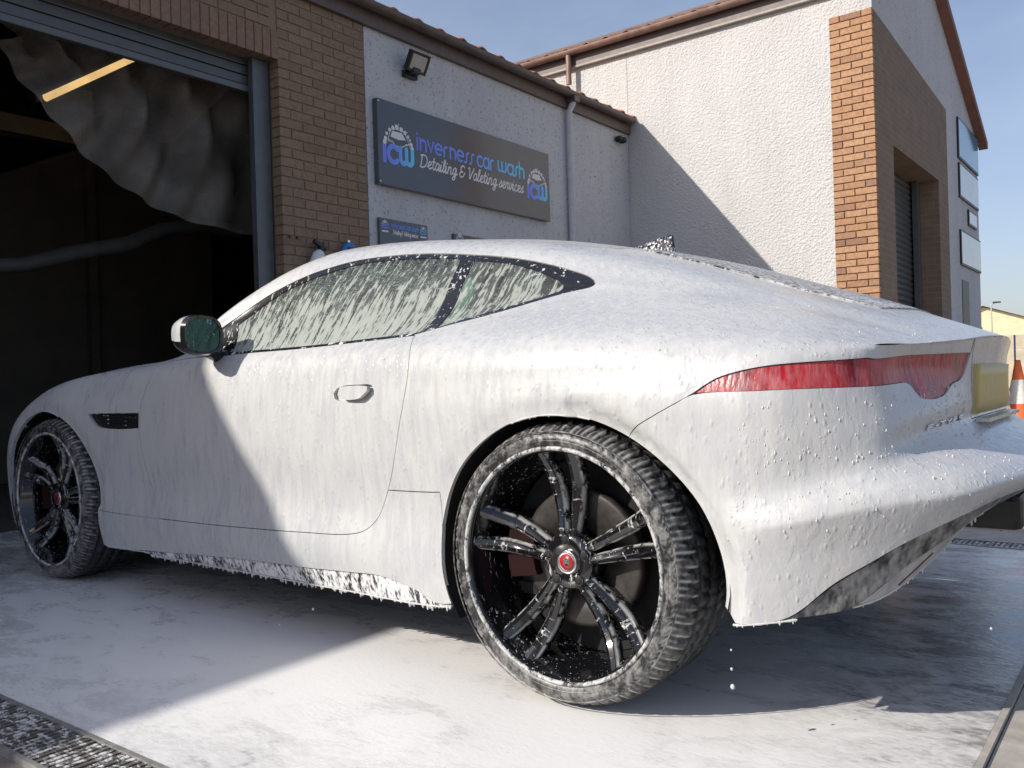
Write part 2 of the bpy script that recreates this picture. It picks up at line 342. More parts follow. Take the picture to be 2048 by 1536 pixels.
class Grid:
    """dense evaluation of the half body, then bilinear look-up at (u, v)"""
    def __init__(self, nu=360, nv=140):
        lowc = [(u, c) for u, c in reversed(FRONT)] + [(u, c[:6]) for u, c in SIDE] + REAR
        self.uk = np.array([u for u, _ in lowc]); A = np.array([c for _, c in lowc])      # (nc,6,3)
        self.ub = np.array([self.uk[0], SIDE[0][0], SIDE[-1][0], self.uk[-1]]); self.un = np.array([0, nu // 6, nu - 1 - nu // 5, nu - 1.0])
        us = np.interp(np.arange(nu), self.un, self.ub); self.us = us
        sk = np.array([u for u, _ in SIDE]); B = np.array([c for _, c in SIDE])           # (ns,11,3)
        self.vb = np.array([0, VK[5], VK[-1]]); self.vn = np.array([0, int(nv * .42), nv - 1.0])
        vl = np.interp(np.arange(nv), self.vn, self.vb); self.vs = vl
        # rows along u
        low = np.stack([_hermite(self.uk, A[:, r], us) for r in range(6)], 1)             # (nu,6,3)
        full = np.zeros((nu, 11, 3)); inside = (us >= sk[0] - 1e-9) & (us <= sk[-1] + 1e-9)
        uu = np.clip(us, sk[0], sk[-1])
        for r in range(11):
            full[:, r] = _hermite(sk, B[:, r], uu)
        full[inside, :6] = low[inside]
        G = np.zeros((nu, nv, 3))
        for i in range(nu):
            G[i] = _hermite(VK, full[i], vl)
            if not inside[i]:      # past the tail or nose lip only the lower rows go on
                k = vl <= VK[5] + 1e-9; G[i, k] = _hermite(VK[:6], low[i], vl[k])
        self.G = G
    def ev(self, u, v):
        u = np.asarray(u, float); v = np.asarray(v, float)
        fu = np.clip(np.interp(u, self.ub, self.un), 0, len(self.us) - 1.0001)
        fv = np.clip(np.interp(v, self.vb, self.vn), 0, len(self.vs) - 1.0001)
        i = fu.astype(int); j = fv.astype(int); a = (fu - i)[..., None]; b = (fv - j)[..., None]
        G = self.G
        P = (G[i, j] * (1 - a) * (1 - b) + G[i + 1, j] * a * (1 - b) + G[i, j + 1] * (1 - a) * b + G[i + 1, j + 1] * a * b)
        return P
# ---------------------------------------------------------------- surface materials
def ground_mat(name, c1, c2, scale=1.0, bump=.25):
    M = Mat(name, c1, .8); v = M.coord(kind='World')
    a = M.noise(2.2 * scale, v, 6, .62); b = M.noise(60 * scale, v, 4, .7); s = M.noise(.5, v, 3)
    f = M.ramp(M.math('ADD', M.math('MULTIPLY', a, .6), M.math('MULTIPLY', s, .4)), [(.38, 0), (.62, 1)])
    M.base(M.mix(M.ramp(b, [(.35, .35), (.65, 0)]), M.mix(f, c1, c2), tuple(x * .45 for x in c1)))
    M.bump(b, bump, .004); return M.m
MT['yard'] = ground_mat('worn_tarmac', (.22, .19, .155), (.30, .26, .21))
def wash_mat():
    M = Mat('concrete_under_foam', (.6, .6, .6), .4); v = M.coord(kind='World')
    pos = M.sep(v)
    big = M.noise(.9, v, 4, .55); mid = M.noise(1, M.coord((5, 9, 5), 'World', rot=(0, 0, .5)), 5, .62, .7); fine = M.noise(1, M.coord((34, 70, 30), 'World', rot=(0, 0, .5)), 4, .65, .4)
    # foam thins towards the drains and the shutter
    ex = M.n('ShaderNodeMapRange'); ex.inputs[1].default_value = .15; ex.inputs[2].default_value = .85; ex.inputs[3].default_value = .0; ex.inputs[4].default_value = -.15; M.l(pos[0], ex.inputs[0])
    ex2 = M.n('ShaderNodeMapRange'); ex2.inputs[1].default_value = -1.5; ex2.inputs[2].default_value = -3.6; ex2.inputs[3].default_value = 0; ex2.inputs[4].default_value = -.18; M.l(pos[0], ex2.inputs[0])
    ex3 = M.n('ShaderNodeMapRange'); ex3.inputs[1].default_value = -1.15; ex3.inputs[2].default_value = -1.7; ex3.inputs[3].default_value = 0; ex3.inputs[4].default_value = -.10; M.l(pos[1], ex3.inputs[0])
    shade_y = M.n('ShaderNodeMapRange', interpolation_type='SMOOTHSTEP'); shade_y.inputs[1].default_value = -.95; shade_y.inputs[2].default_value = -.45; shade_y.inputs[3].default_value = 0; shade_y.inputs[4].default_value = 1; M.l(pos[1], shade_y.inputs[0])  # thinner foam under the car and behind it, to deepen the car's shadow
    shade_x = M.n('ShaderNodeMapRange', interpolation_type='SMOOTHSTEP'); shade_x.inputs[1].default_value = -1.6; shade_x.inputs[2].default_value = -.1; shade_x.inputs[3].default_value = -.05; shade_x.inputs[4].default_value = -.10; M.l(pos[0], shade_x.inputs[0])
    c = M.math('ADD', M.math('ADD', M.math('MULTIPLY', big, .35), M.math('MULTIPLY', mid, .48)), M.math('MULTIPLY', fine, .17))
    c = M.math('ADD', M.math('ADD', M.math('ADD', c, ex.outputs[0]), ex2.outputs[0]), M.math('ADD', M.math('ADD', ex3.outputs[0], .15), M.math('MULTIPLY', shade_y.outputs[0], shade_x.outputs[0])))
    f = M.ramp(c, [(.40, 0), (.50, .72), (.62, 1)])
    wet = M.mix(M.ramp(fine, [(.4, 0), (.6, 1)]), (.29, .285, .28), (.42, .415, .41))
    sk = M.math('MULTIPLY', M.ramp(M.noise(120, v, 3, .7), [(.60, 0), (.67, 1)]), M.ramp(M.noise(1, M.coord((2.6, 4, 3), 'World', loc=(4, 2, 0)), 3), [(.46, 0), (.62, .8)]))
    f = M.math('MULTIPLY', f, M.math('SUBTRACT', 1.0, M.math('MULTIPLY', sk, .3)))
    M.base(M.mix(f, wet, (.85, .835, .815)))
    M.rough(M.ramp(c, [(.36, .10), (.52, .22), (.62, .36)]))
    bub = M.voro(1, M.coord((90, 90, 90), 'World'))
    M.bump(M.math('ADD', M.math('MULTIPLY', f, .8), M.math('ADD', M.math('MULTIPLY', fine, .5), M.math('MULTIPLY', bub, .10))), .16, .007)
    return M.m
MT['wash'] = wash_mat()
def render_mat(name, c, coarse, strength, dist, dirt=.3):
    M = Mat(name, c, .9); v = M.coord(kind='World')
    vo = M.voro(coarse, v, 'SMOOTH_F1'); n = M.noise(coarse * 1.7, v, 3, .6); d = M.noise(1.3, M.coord((1, 1, .45), 'World'), 5, .6)
    sp = M.ramp(M.noise(coarse * .55, v, 4, .75), [(.57, 0), (.66, 1)])
    M.base(M.mix(M.math('MULTIPLY', sp, dirt), M.mix(M.ramp(d, [(.4, 0), (.75, 1)]), c, tuple(x * .86 for x in c)), (.10, .10, .10)))
    run = M.ramp(M.noise(1, M.coord((5, 5, .35), 'World', loc=(3, 1, 0)), 4, .6), [(.52, 0), (.74, 1)])
    col = M.b.inputs['Base Color'].links[0].from_socket; M.base(M.mix(M.math('MULTIPLY', run, .16), col, (.22, .20, .17)))
    M.bump(M.math('ADD', vo, M.math('MULTIPLY', n, .7)), strength, dist); return M.m
MT['render_lit'] = render_mat('white_roughcast', (.60, .588, .57), 46, .8, .016, .03)
MT['render_dash'] = render_mat('speckled_pebbledash', (.56, .57, .60), 60, .6, .010, .75)
def brick_mat(name, cols, dark):
    M = Mat(name, cols[0], .88); v = M.coord(kind='World'); oi = M.n('ShaderNodeObjectInfo')
    n = M.noise(28, v, 5, .65); r = M.ramp(oi.outputs['Random'], [(0, cols[0]), (.35, cols[1]), (.7, cols[2]), (.88, cols[0]), (1, dark)])
    M.base(M.mix(M.ramp(n, [(.35, .45), (.65, 0)]), r, tuple(x * .5 for x in dark))); M.bump(M.noise(90, v, 3), .5, .004); return M.m
MT['brick_buff'] = brick_mat('buff_brick', ((.49, .28, .155), (.52, .31, .175), (.44, .24, .13)), (.30, .165, .105))
MT['brick_brown'] = brick_mat('brown_brick', ((.275, .192, .130), (.292, .206, .140), (.256, .178, .120)), (.21, .148, .102))
MT['brick_red'] = brick_mat('red_soldier_brick', ((.28, .175, .125), (.30, .19, .135), (.26, .165, .12)), (.22, .14, .105))
MT['mortar'] = simple('mortar', (.24, .178, .127), .95, scale=120, bump=.3)
def brick_wall_mat(name, c1, c2):
    M = Mat(name, c1, .9); t = M.coord((1, 1, 1), 'World'); s = M.sep(t)
    cb = M.n('ShaderNodeCombineXYZ'); M.l(M.math('ADD', s[0], s[1]), cb.inputs[0]); M.l(s[2], cb.inputs[1])
    b = M.n('ShaderNodeTexBrick'); b.inputs['Scale'].default_value = 1; b.inputs['Brick Width'].default_value = .225; b.inputs['Row Height'].default_value = .075; b.inputs['Mortar Size'].default_value = .006
    b.inputs['Color1'].default_value = (*c1, 1); b.inputs['Color2'].default_value = (*c2, 1); b.inputs['Mortar'].default_value = (.24, .21, .18, 1); M.l(cb.outputs[0], b.inputs[0])
    n = M.noise(4, t, 4); M.base(M.mix(M.ramp(n, [(.35, .3), (.65, 0)]), b.outputs[0], tuple(x * .6 for x in c1))); M.bump(b.outputs['Fac'], -.3, .004); return M.m
MT['brick_far'] = brick_wall_mat('brown_brickwork', (.235, .172, .122), (.205, .15, .108))
MT['brown_pvc'] = simple('weathered_brown_gutter', (.26, .155, .12), .42, var=.25, scale=9, bump=.05)
MT['gutter_shaded'] = simple('shaded_brown_gutter', (.10, .078, .07), .4, var=.25, scale=9, bump=.05)  # shade on this front painted into a darker gutter colour
MT['fascia'] = simple('dark_brown_fascia', (.115, .085, .075), .5, var=.2, scale=12)
MT['tile'] = simple('red_concrete_tile', (.40, .15, .09), .85, var=.3, scale=18, bump=.4)
MT['tile_old'] = simple('mossy_brown_tile', (.20, .13, .10), .9, var=.4, scale=14, bump=.4)
MT['pvc_grey'] = simple('painted_downpipe', (.55, .56, .60), .5, var=.1, scale=14)
MT['jamb'] = simple('galvanised_jamb', (.12, .128, .135), .4, .3, var=.12, scale=12)
MT['shutter'] = simple('shutter_steel', (.10, .105, .11), .4, .4, var=.12, scale=10)
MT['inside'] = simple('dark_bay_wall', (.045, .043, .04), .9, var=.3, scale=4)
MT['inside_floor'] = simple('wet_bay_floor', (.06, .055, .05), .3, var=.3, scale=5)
MT['board'] = simple('stained_plywood', (.062, .05, .036), .8, var=.3, scale=3)
MT['concrete'] = simple('plain_concrete', (.40, .37, .33), .85, var=.2, scale=14, bump=.2)
MT['steel'] = simple('drain_frame_steel', (.40, .39, .37), .4, .5, var=.25, scale=30)
MT['grate'] = simple('cast_drain_grate', (.20, .195, .185), .5, .3, var=.5, scale=70)
MT['pit'] = simple('drain_pit', (.02, .02, .02), .6)

# ---------------------------------------------------------------- ground
g = MB(); g.add([(-260, -260, -.012), (260, -260, -.012), (260, 300, -.012), (-260, 300, -.012)], [(0, 1, 2, 3)])
tag(g.build('ground', MT['yard']), 'worn tan yard surface around the wash bay', None, kind='structure')
XD, YL, YF_ = .845, -1.655, 1.60      # drains on three sides of the bay
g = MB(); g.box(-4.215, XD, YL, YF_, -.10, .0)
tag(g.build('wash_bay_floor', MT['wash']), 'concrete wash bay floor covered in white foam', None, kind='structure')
# drainage channels: steel edge, concrete strip and slotted grate
def drain(x0, x1, y0, y1, along, label):
    e = empty('drain_channel', ((x0 + x1) / 2, (y0 + y1) / 2, 0), label, 'drain', 'drains around the wash bay')
    f = MB()
    if along == 'X':
        f.box(x0, x1, y0, y0 + .012, -.08, .003); f.box(x0, x1, y1 - .012, y1, -.08, .003)
    else:
        f.box(x0, x0 + .012, y0, y1, -.08, .003); f.box(x1 - .012, x1, y0, y1, -.08, .003)
    f.build('edge_frame', MT['steel'], e)
    p_ = MB(); p_.box(x0 + .005, x1 - .005, y0 + .005, y1 - .005, -.10, -.05); p_.build('channel_bed', MT['pit'], e)
    b = MB()
    if along == 'X':
        n = int((x1 - x0) / .021)
        for i in range(n):
            xx = x0 + (i + .5) * (x1 - x0) / n; b.box(xx - .0062, xx + .0062, y0 + .013, y1 - .013, -.03, -.001 + .0015 * rng.random())
        for yy in np.linspace(y0 + .03, y1 - .03, 4): b.box(x0, x1, yy - .004, yy + .004, -.035, -.003)
    else:
        n = int((y1 - y0) / .021)
        for i in range(n):
            yy = y0 + (i + .5) * (y1 - y0) / n; b.box(x0 + .013, x1 - .013, yy - .0062, yy + .0062, -.03, -.001 + .0015 * rng.random())
        for xx in np.linspace(x0 + .03, x1 - .03, 4): b.box(xx - .004, xx + .004, y0, y1, -.035, -.003)
    o = b.build('grate_bars', MT['grate_foam'], e); o['kind'] = 'stuff'
def grate_foam():
    M = Mat('grate_with_foam', (.12, .11, .10), .5); v = M.coord(kind='World')
    n = M.noise(1, M.coord((26, 60, 30), 'World'), 4, .7, .6); f = M.ramp(n, [(.47, 0), (.58, 1)])
    M.base(M.mix(f, (.11, .10, .09), (.72, .70, .67))); M.bump(f, .4, .006); return M.m
MT['grate_foam'] = grate_foam()
drain(-4.2, .845, -1.815, YL - .003, 'X', 'slotted drain with foam between its bars at the lower left')
drain(.985, 1.14, -2.4, 1.60, 'Y', 'slotted drain behind the rear bumper at the lower right')
drain(-4.2, .845, YF_ + .003, 1.75, 'X', 'slotted drain on the far side of the car')
k = MB(); k.box(.848, .862, -2.4, 1.6, -.10, .006); k.box(.865, .982, -2.4, 1.6, -.10, -.004); k.box(.940, .952, -2.4, 1.6, -.1, .002)
tag(k.build('channel_edging', MT['concrete']), 'pale concrete edging strip beside the rear drain', 'edging')
# block paving beyond the bay
pv = Mat('tan_block_paving', (.40, .31, .21), .85); vv_ = pv.coord(kind='World')
bt = pv.n('ShaderNodeTexBrick'); bt.inputs['Scale'].default_value = 1; bt.inputs['Brick Width'].default_value = .2; bt.inputs['Row Height'].default_value = .1; bt.inputs['Mortar Size'].default_value = .006
bt.inputs['Color1'].default_value = (.46, .36, .25, 1); bt.inputs['Color2'].default_value = (.36, .28, .19, 1); bt.inputs['Mortar'].default_value = (.16, .13, .10, 1); pv.l(vv_, bt.inputs[0]); pv.base(bt.outputs[0]); pv.bump(bt.outputs['Fac'], -.4, .004)
g = MB(); g.box(-1.2, 9, 2.05, 16, -.05, -.004); tag(g.build('pavement', pv.m), 'tan block paving behind the car', None, kind='structure')
g = MB(); g.box(-4.2, .845, 1.753, 2.05, -.05, -.003); tag(g.build('path', MT['concrete']), 'grey concrete strip beyond the far drain', None, kind='structure')

# ---------------------------------------------------------------- car wash building (faces +X)
XW = -4.205
b1 = empty('car_wash_building', (XW, 2.0, 0), 'low speckled-render building with brick pier and dark open bay', 'building')
w = MB(); w.box(XW - .22, XW, 2.515, 6.995, 0, 3.86); w.build('rendered_wall', MT['render_dash'], b1)
core = MB(); core.box(XW - .20, XW - .0065, 1.622, 2.508, 0, 3.86); core.box(XW - .30, XW - .0075, -.02, 1.615, 3.292, 3.86); core.box(XW - .30, XW - .10, -2.6, -.021, 3.285, 3.86)
core.box(XW - .20, XW - .01, -13, -2.6, 0, 3.86); core.build('wall_core', MT['mortar'], b1)
bs = MB(); bs.box(XW - .1, XW + .003, 1.615, 2.512, 0, 1.425); bs.build('pier_base', MT['brick_far'], b1)
lw = MB(); lw.box(XW - .1, XW, -13, -2.605, 0, 3.86); lw.box(XW - .095, XW - .001, -2.6, -.03, 3.285, 3.86); lw.build('brickwork_beyond', MT['brick_far'], b1)
def brick_mesh(lx, ly, lz, name, m, bev=.004):
    mb = MB(); mb.bevbox(-lx / 2, lx / 2, -ly / 2, ly / 2, -lz / 2, lz / 2, bev); me = mb.mesh(name); me.materials.append(m); return me
full = brick_mesh(.1, .215, .065, 'brick', MT['brick_brown']); half = brick_mesh(.1, .1025, .065, 'brick', MT['brick_brown'])
sold = brick_mesh(.1, .065, .215, 'brick', MT['brick_red'])
def put(me, parent, p):
    o = link('brick', me, parent); l = parent.matrix_world.translation
    o.location = (p[0] - l.x + random.uniform(-.0015, .0015), p[1] - l.y, p[2] - l.z); o.rotation_euler = (random.uniform(-.004, .004), 0, random.uniform(-.004, .004)); return o
XB = XW - .048
for c in range(32):
    z = 1.43 + .075 * c + .0325; y = 1.613
    lens = (['h'] + ['f'] * 3 + ['h']) if c % 2 else ['f'] * 4
    for t in lens:
        d = .215 if t == 'f' else .1025
        put(full if t == 'f' else half, b1, (XB, y + d / 2, z)); y += d + .01
y = -.02
while y < 1.60:
    put(sold, b1, (XB, y + .0325, 3.285 + .1075)); y += .075
for c in range(4):
    z = 3.51 + .0325 + .075 * c; y = -.02 + (.1125 if c % 2 else 0)
    while y < 1.59:
        d = min(.215, 1.605 - y)
        if d > .05: put(full if d > .2 else half, b1, (XB, y + (.1075 if d > .2 else .05), z))
        y += .225
# eaves: soffit, fascia, gutter, tiles
fa = MB(); fa.box(XW + .002, XW + .045, -13, 6.99, 3.815, 4.0); fa.build('fascia_board', MT['fascia'], b1)
def gutter(path_a, path_b, out, m, name, parent, joints):
    """half-round gutter from a to b; out = outward unit direction"""
    A, Bv, o = Vector(path_a), Vector(path_b), Vector(out); mb = MB(); n = 10; r = .057
    for rr, flipz in ((r, 0),):
        vs = []
        for P in (A, Bv):
            for k in range(n + 1):
                a = math.pi * k / n; vs.append(P + o * (-rr * math.cos(a)) - Vector((0, 0, 1)) * rr * math.sin(a))
            for k in range(n, -1, -1):
                a = math.pi * k / n; vs.append(P + o * (-(rr - .004) * math.cos(a)) - Vector((0, 0, 1)) * (rr - .004) * math.sin(a))
        m_ = 2 * (n + 1)
        mb.add(vs, [(k, (k + 1) % m_, m_ + (k + 1) % m_, m_ + k) for k in range(m_)] + [tuple(range(n + 1)), tuple(m_ + k for k in range(n + 1))], False)
    gt = mb.build(name, m, parent)
    for t in joints:
        P = A.lerp(Bv, t); d = (Bv - A).normalized(); j = MB(); vs = []
        for q in (-.03, .03):
            for k in range(n + 1):
                a = math.pi * k / n; vs.append(P + d * q + o * (-(r + .005) * math.cos(a)) - Vector((0, 0, 1)) * (r + .005) * math.sin(a))
        j.add(vs, [(k, k + 1, n + 2 + k, n + 1 + k) for k in range(n)] + [tuple(range(n + 1)), tuple(n + 1 + k for k in range(n + 1))])
        j.build('gutter_joint', m, gt)
    return gt
gutter((XW + .108, -13, 3.975), (XW + .108, 6.93, 3.975), (1, 0, 0), MT['gutter_shaded'], 'gutter', b1, [(y + 13) / 19.93 for y in (1.7, 3.6, 5.55, 5.8, 6.3)])
SL = math.tan(math.radians(22))
rf = MB(); rf.add([(XW + .06, -13, 3.99), (XW + .06, 6.98, 3.99), (XW - 6, 6.98, 3.99 + 6.06 * SL), (XW - 6, -13, 3.99 + 6.06 * SL), (XW - 12, 6.98, 3.99), (XW - 12, -13, 3.99)], [(0, 1, 2, 3), (3, 2, 4, 5)]); rf.build('roof', MT['tile_old'], b1)
def tile_mesh(m):
    mb = MB(); L_ = .42; W_ = .30; n = 12; vs = []
    for i in range(2):
        x = -i * L_
        for k in range(n + 1):
            y = W_ * k / n; h = .018 * max(0, math.cos(2 * math.pi * (k / n) * 1.0)) * 1.6 + .006; vs.append((x, y, h + .02 * i * 0 + i * L_ * SL))
        for k in range(n, -1, -1):
            y = W_ * k / n; h = .018 * max(0, math.cos(2 * math.pi * (k / n))) * 1.6 + .006 - .014; vs.append((x, y, h + i * L_ * SL))
    q = 2 * (n + 1)
    mb.add(vs, [(k, (k + 1) % q, q + (k + 1) % q, q + k) for k in range(q)] + [tuple(range(q)), tuple(range(q, 2 * q))]); me = mb.mesh('roof_tile'); me.materials.append(m); return me
tl_me = tile_mesh(MT['tile'])
for i in range(28):
    o = link('roof_tile', tl_me, b1); l = b1.matrix_world.translation
    o.location = (XW + .105 + random.uniform(-.006, .006) - l.x, -1.4 + .30 * i - l.y, 4.0 + random.uniform(-.003, .004) - l.z)
dpipe = MB(); dpipe.tube([(XW + .11, 5.585, 3.93), (XW + .10, 5.585, 3.86), (XW + .05, 5.585, 3.78), (XW + .045, 5.585, 0)], .036, 14); dpipe.build('downpipe', MT['pvc_grey'], b1)
hp = MB(); hp.bevbox(XW + .055, XW + .165, 5.53, 5.64, 3.87, 3.935, .01); hp.build('gutter_outlet', MT['gutter_shaded'], b1)
# bay opening: jamb, shutter, inside
jb = MB(); jb.box(XW - .16, XW - .103, 1.455, 1.60, 0, 3.28); jb.build('shutter_guide', MT['jamb'], b1)
sl = MB(); sl.bevbox(XW - .20, XW - .175, -2.6, 1.56, 3.09, 3.158, .006); sl_me = sl.mesh('slat', b1.matrix_world.translation); sl_me.materials.append(MT['shutter'])
rs = MB(); rs.tube([(XW - .25, -2.6, 3.42), (XW - .25, 1.56, 3.42)], .05, 14); rs = rs.build('roller_shutter', MT['shutter'], b1)
for k in range(4): link('slat', sl_me, rs).location = (0, 0, k * .075)
br = MB(); br.bevbox(XW - .215, XW - .165, -2.6, 1.56, 3.035, 3.085, .008); br.build('shutter_bottom_rail', MT['jamb'], b1)
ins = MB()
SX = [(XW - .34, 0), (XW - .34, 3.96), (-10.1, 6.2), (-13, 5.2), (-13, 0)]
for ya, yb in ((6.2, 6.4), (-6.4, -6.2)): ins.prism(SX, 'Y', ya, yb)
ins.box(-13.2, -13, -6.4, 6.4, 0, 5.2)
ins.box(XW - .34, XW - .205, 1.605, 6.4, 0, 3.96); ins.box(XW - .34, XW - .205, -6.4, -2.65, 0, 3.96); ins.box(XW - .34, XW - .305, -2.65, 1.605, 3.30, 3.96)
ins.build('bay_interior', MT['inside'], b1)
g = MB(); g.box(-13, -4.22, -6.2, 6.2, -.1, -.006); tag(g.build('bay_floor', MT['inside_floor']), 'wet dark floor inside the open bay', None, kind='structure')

# ---------------------------------------------------------------- taller building (long wall faces -Y, gable faces +X)
YW, XG = 7.0, -1.262
b2 = empty('gable_building', (XG, YW, 0), 'tall white roughcast building with buff brick quoin and gable door', 'building')
EZ = 4.87
w = MB(); w.box(-12, -1.705, YW, YW + .25, 0, EZ); w.box(-1.705, XG - .05, YW + .001, YW + .25, 4.592, EZ); w.build('roughcast_wall', MT['render_lit'], b2)
AP = (9.4, 6.12)
gb = MB()
gb.prism([(YW + .002, 4.595), (10.72, 4.37), (10.72, 0), (13.1, 0), (13.1, 4.42), AP, (YW + .002, 4.98)], 'X', XG - .25, XG - .003); gb.build('gable_wall', MT['render_dash'], b2)
sr = MB()
sr.prism([(YW + .06, 0), (7.74, 0), (7.74, 3.29), (10.1, 3.29), (10.1, 0), (10.715, 0), (10.715, 4.365), (YW + .06, 4.59)], 'X', XG - .24, XG); sr.build('brick_door_surround', MT['brick_far'], b2)
rv = MB(); rv.box(XG - .42, XG - .245, 7.60, 7.738, 0, 3.4); rv.box(XG - .42, XG - .245, 10.102, 10.3, 0, 3.4); rv.box(XG - .42, XG - .245, 7.60, 10.3, 3.292, 3.45); rv.build('door_reveal', MT['brick_far'], b2)
sh = MB(); sh.box(XG - .345, XG - .333, 7.74, 10.1, 0, 3.28); sh = sh.build('roller_shutter', MT['shutter'], b2)
s1 = MB(); s1.add([(XG - .332, 7.74, .02), (XG - .332, 10.1, .02), (XG - .312, 10.1, .05), (XG - .312, 7.74, .05), (XG - .332, 7.74, .094), (XG - .332, 10.1, .094)], [(0, 1, 2, 3), (3, 2, 5, 4)])
s1_me = s1.mesh('slat', b2.matrix_world.translation); s1_me.materials.append(MT['shutter'])
for k in range(42): link('slat', s1_me, sh).location = (0, 0, .0775 * k)
gd = MB(); gd.box(XG - .30, XG - .235, 9.93, 10.098, 0, 3.28); gd.build('shutter_guide', MT['jamb'], b2)
core = MB(); core.box(-1.70, XG - .012, YW + .012, YW + .24, 0, 4.59); core.build('quoin_core', MT['mortar'], b2)
qf = brick_mesh(.215, .10, .065, 'brick', MT['brick_buff']); qh = brick_mesh(.1025, .10, .065, 'brick', MT['brick_buff'])
for c in range(44):
    z = 1.302 + .075 * c + .0325
    if z > 4.59: break
    x = -1.705
    for t in (['f', 'f'] if c % 2 == 0 else ['h', 'f', 'h']):
        d = .215 if t == 'f' else .1025
        put(qf if t == 'f' else qh, b2, (x + d / 2, YW + .046, z)); x += d + .01
bs = MB(); bs.box(-1.705, XG, YW - .003, YW + .1, 0, 1.298); bs.build('quoin_base', MT['brick_far'], b2)
fa = MB(); fa.box(-12, XG + .02, YW - .055, YW - .002, EZ - .02, 5.03); fa.build('fascia_board', MT['fascia'], b2)
ln = MB(); ln.box(-12, XG + .02, YW - .062, YW - .003, EZ - .045, EZ - .022); ln.build('fascia_sunlit_edge', MT['concrete'], b2)  # pale strip standing in for the sunlit lower edge of the fascia
gutter((-7.4, YW - .125, 5.025), (XG + .05, YW - .125, 5.025), (0, -1, 0), MT['brown_pvc'], 'gutter', b2, [.2, .36, .44, .53, .62, .73, .82, .92])
vp = MB(); vp.tube([(-4.98, YW - .12, 4.98), (-4.98, YW - .12, 4.60)], .034, 12); vp.build('downpipe', MT['brown_pvc'], b2)
rf = MB(); rf.add([(-12, YW - .13, 5.03), (XG + .12, YW - .13, 5.03), (XG + .12, AP[0], AP[1] + .12), (-12, AP[0], AP[1] + .12)], [(0, 1, 2, 3)])
rf.add([(-12, 13.3, 4.45), (XG + .12, 13.3, 4.45), (XG + .12, AP[0], AP[1] + .12), (-12, AP[0], AP[1] + .12)], [(3, 2, 1, 0)]); rf.build('roof', MT['tile_old'], b2)
vg = MB()
for (ya, za, yb, zb) in ((YW - .13, 4.99, AP[0], AP[1] + .08), (13.3, 4.41, AP[0], AP[1] + .08)):
    vg.add([(XG - .0, ya, za), (XG + .13, ya, za), (XG + .13, yb, zb), (XG, yb, zb), (XG, ya, za - .11), (XG + .13, ya, za - .11), (XG + .13, yb, zb - .11), (XG, yb, zb - .11)], [(0, 1, 2, 3), (4, 7, 6, 5), (0, 4, 5, 1), (1, 5, 6, 2), (2, 6, 7, 3), (3, 7, 4, 0)])
vg.build('verge_board', simple('faded_verge', (.24, .12, .10), .8, var=.2, scale=8), b2)
t2 = tile_mesh(MT['tile_old'])
for i in range(22):
    o = link('roof_tile', t2, b2); l = b2.matrix_world.translation; o.rotation_euler = (0, 0, -math.pi / 2)
    o.location = (-7.4 + .30 * i - l.x, YW - .15 + random.uniform(-.006, .006) - l.y, 5.033 + random.uniform(-.003, .004) - l.z)
# rear part of this building keeps it closed
bk = MB(); bk.box(-12, -11.8, YW + .25, 13.1, 0, 4.8); bk.box(-12, XG - .26, 12.9, 13.1, 0, 4.4); bk.build('rear_wall', MT['render_dash'], b2)
dw = MB(); dw.box(XG - .06, XG + .006, 11.53, 12.05, .0, 2.07); dw.build('side_door', MT['black'], b2)
jt = MB(); jt.box(-4.20, -4.192, YW - .003, YW + .01, 3.9, EZ - .05); jt.build('wall_joint', MT['concrete'], b2)
GR = Grid(520, 220)
WHEELS = ((-2.622, .343, .372, .045), (0.0, .343, .357, .045))
def arch_r(k, th):
    c = math.cos(th); return WHEELS[k][2] + WHEELS[k][3] * c ** 4
def surf(u, v, side=-1, off=0.0):
    """points and outward normals on the body; side -1 is the near (left) flank"""
    u = np.asarray(u, float); v = np.asarray(v, float); h = .006
    def P(a, b):
        Q = GR.ev(a, b).copy()
        for k, (cx, cz, R, e) in enumerate(WHEELS):
            dx = Q[..., 0] - cx; dz = Q[..., 2] - cz; r = np.hypot(dx, dz) + 1e-6
            t = np.clip((R + e * (dx / r) ** 4 + .055 - r) / .055, 0, 1); t = t * t * (3 - 2 * t)
            dep = np.where(dx > .05, .028, .008) if k == 1 else .008
            Q[..., 1] -= dep * t * (np.abs(dx) < .6)
        tent = np.clip(1 - np.abs(b - .127) / .055, 0, 1) * .017 * np.clip((a - .40) / .16, 0, 1)   # bumper crease
        hx = np.clip((a - .70) / .5, 0, 1); Q[..., 1] += tent * (1 - hx) * (Q[..., 1] > .01); Q[..., 0] += tent * hx
        return Q
    p = P(u, v)
    ua, ub = np.maximum(u - h, GR.us[0]), np.minimum(u + h, GR.us[-1]); va, vb = np.maximum(v - h, 0), np.minimum(v + h, VK[-1])
    # do not difference across the tail lip or the nose lip
    wrap = (u > .70) | (u < -3.25); vb = np.where(wrap, np.minimum(vb, VK[5]), vb); va = np.where(wrap, np.minimum(va, VK[5] - h), va)
    up_ = (u <= .70) & (v > VK[5]); ub = np.where(up_, np.minimum(ub, .70), ub); ua = np.where(up_, np.minimum(ua, .70 - h), ua)
    n = np.cross(P(ub, v) - P(ua, v), P(u, vb) - P(u, va))
    n = n / (np.linalg.norm(n, axis=-1, keepdims=True) + 1e-12)
    if off: p = p + n * off
    if True:
        p = p.copy(); n = n.copy()
        # grid has +y half; outward n should have +y there (checked below)
        p[..., 1] *= -side * -1 if side > 0 else -1; n[..., 1] *= 1 if side > 0 else -1
    return p, n
_t = surf(np.array([-1.2]), np.array([.42]), 1)[1][0]
NSIGN = 1.0 if _t[1] > 0 else -1.0
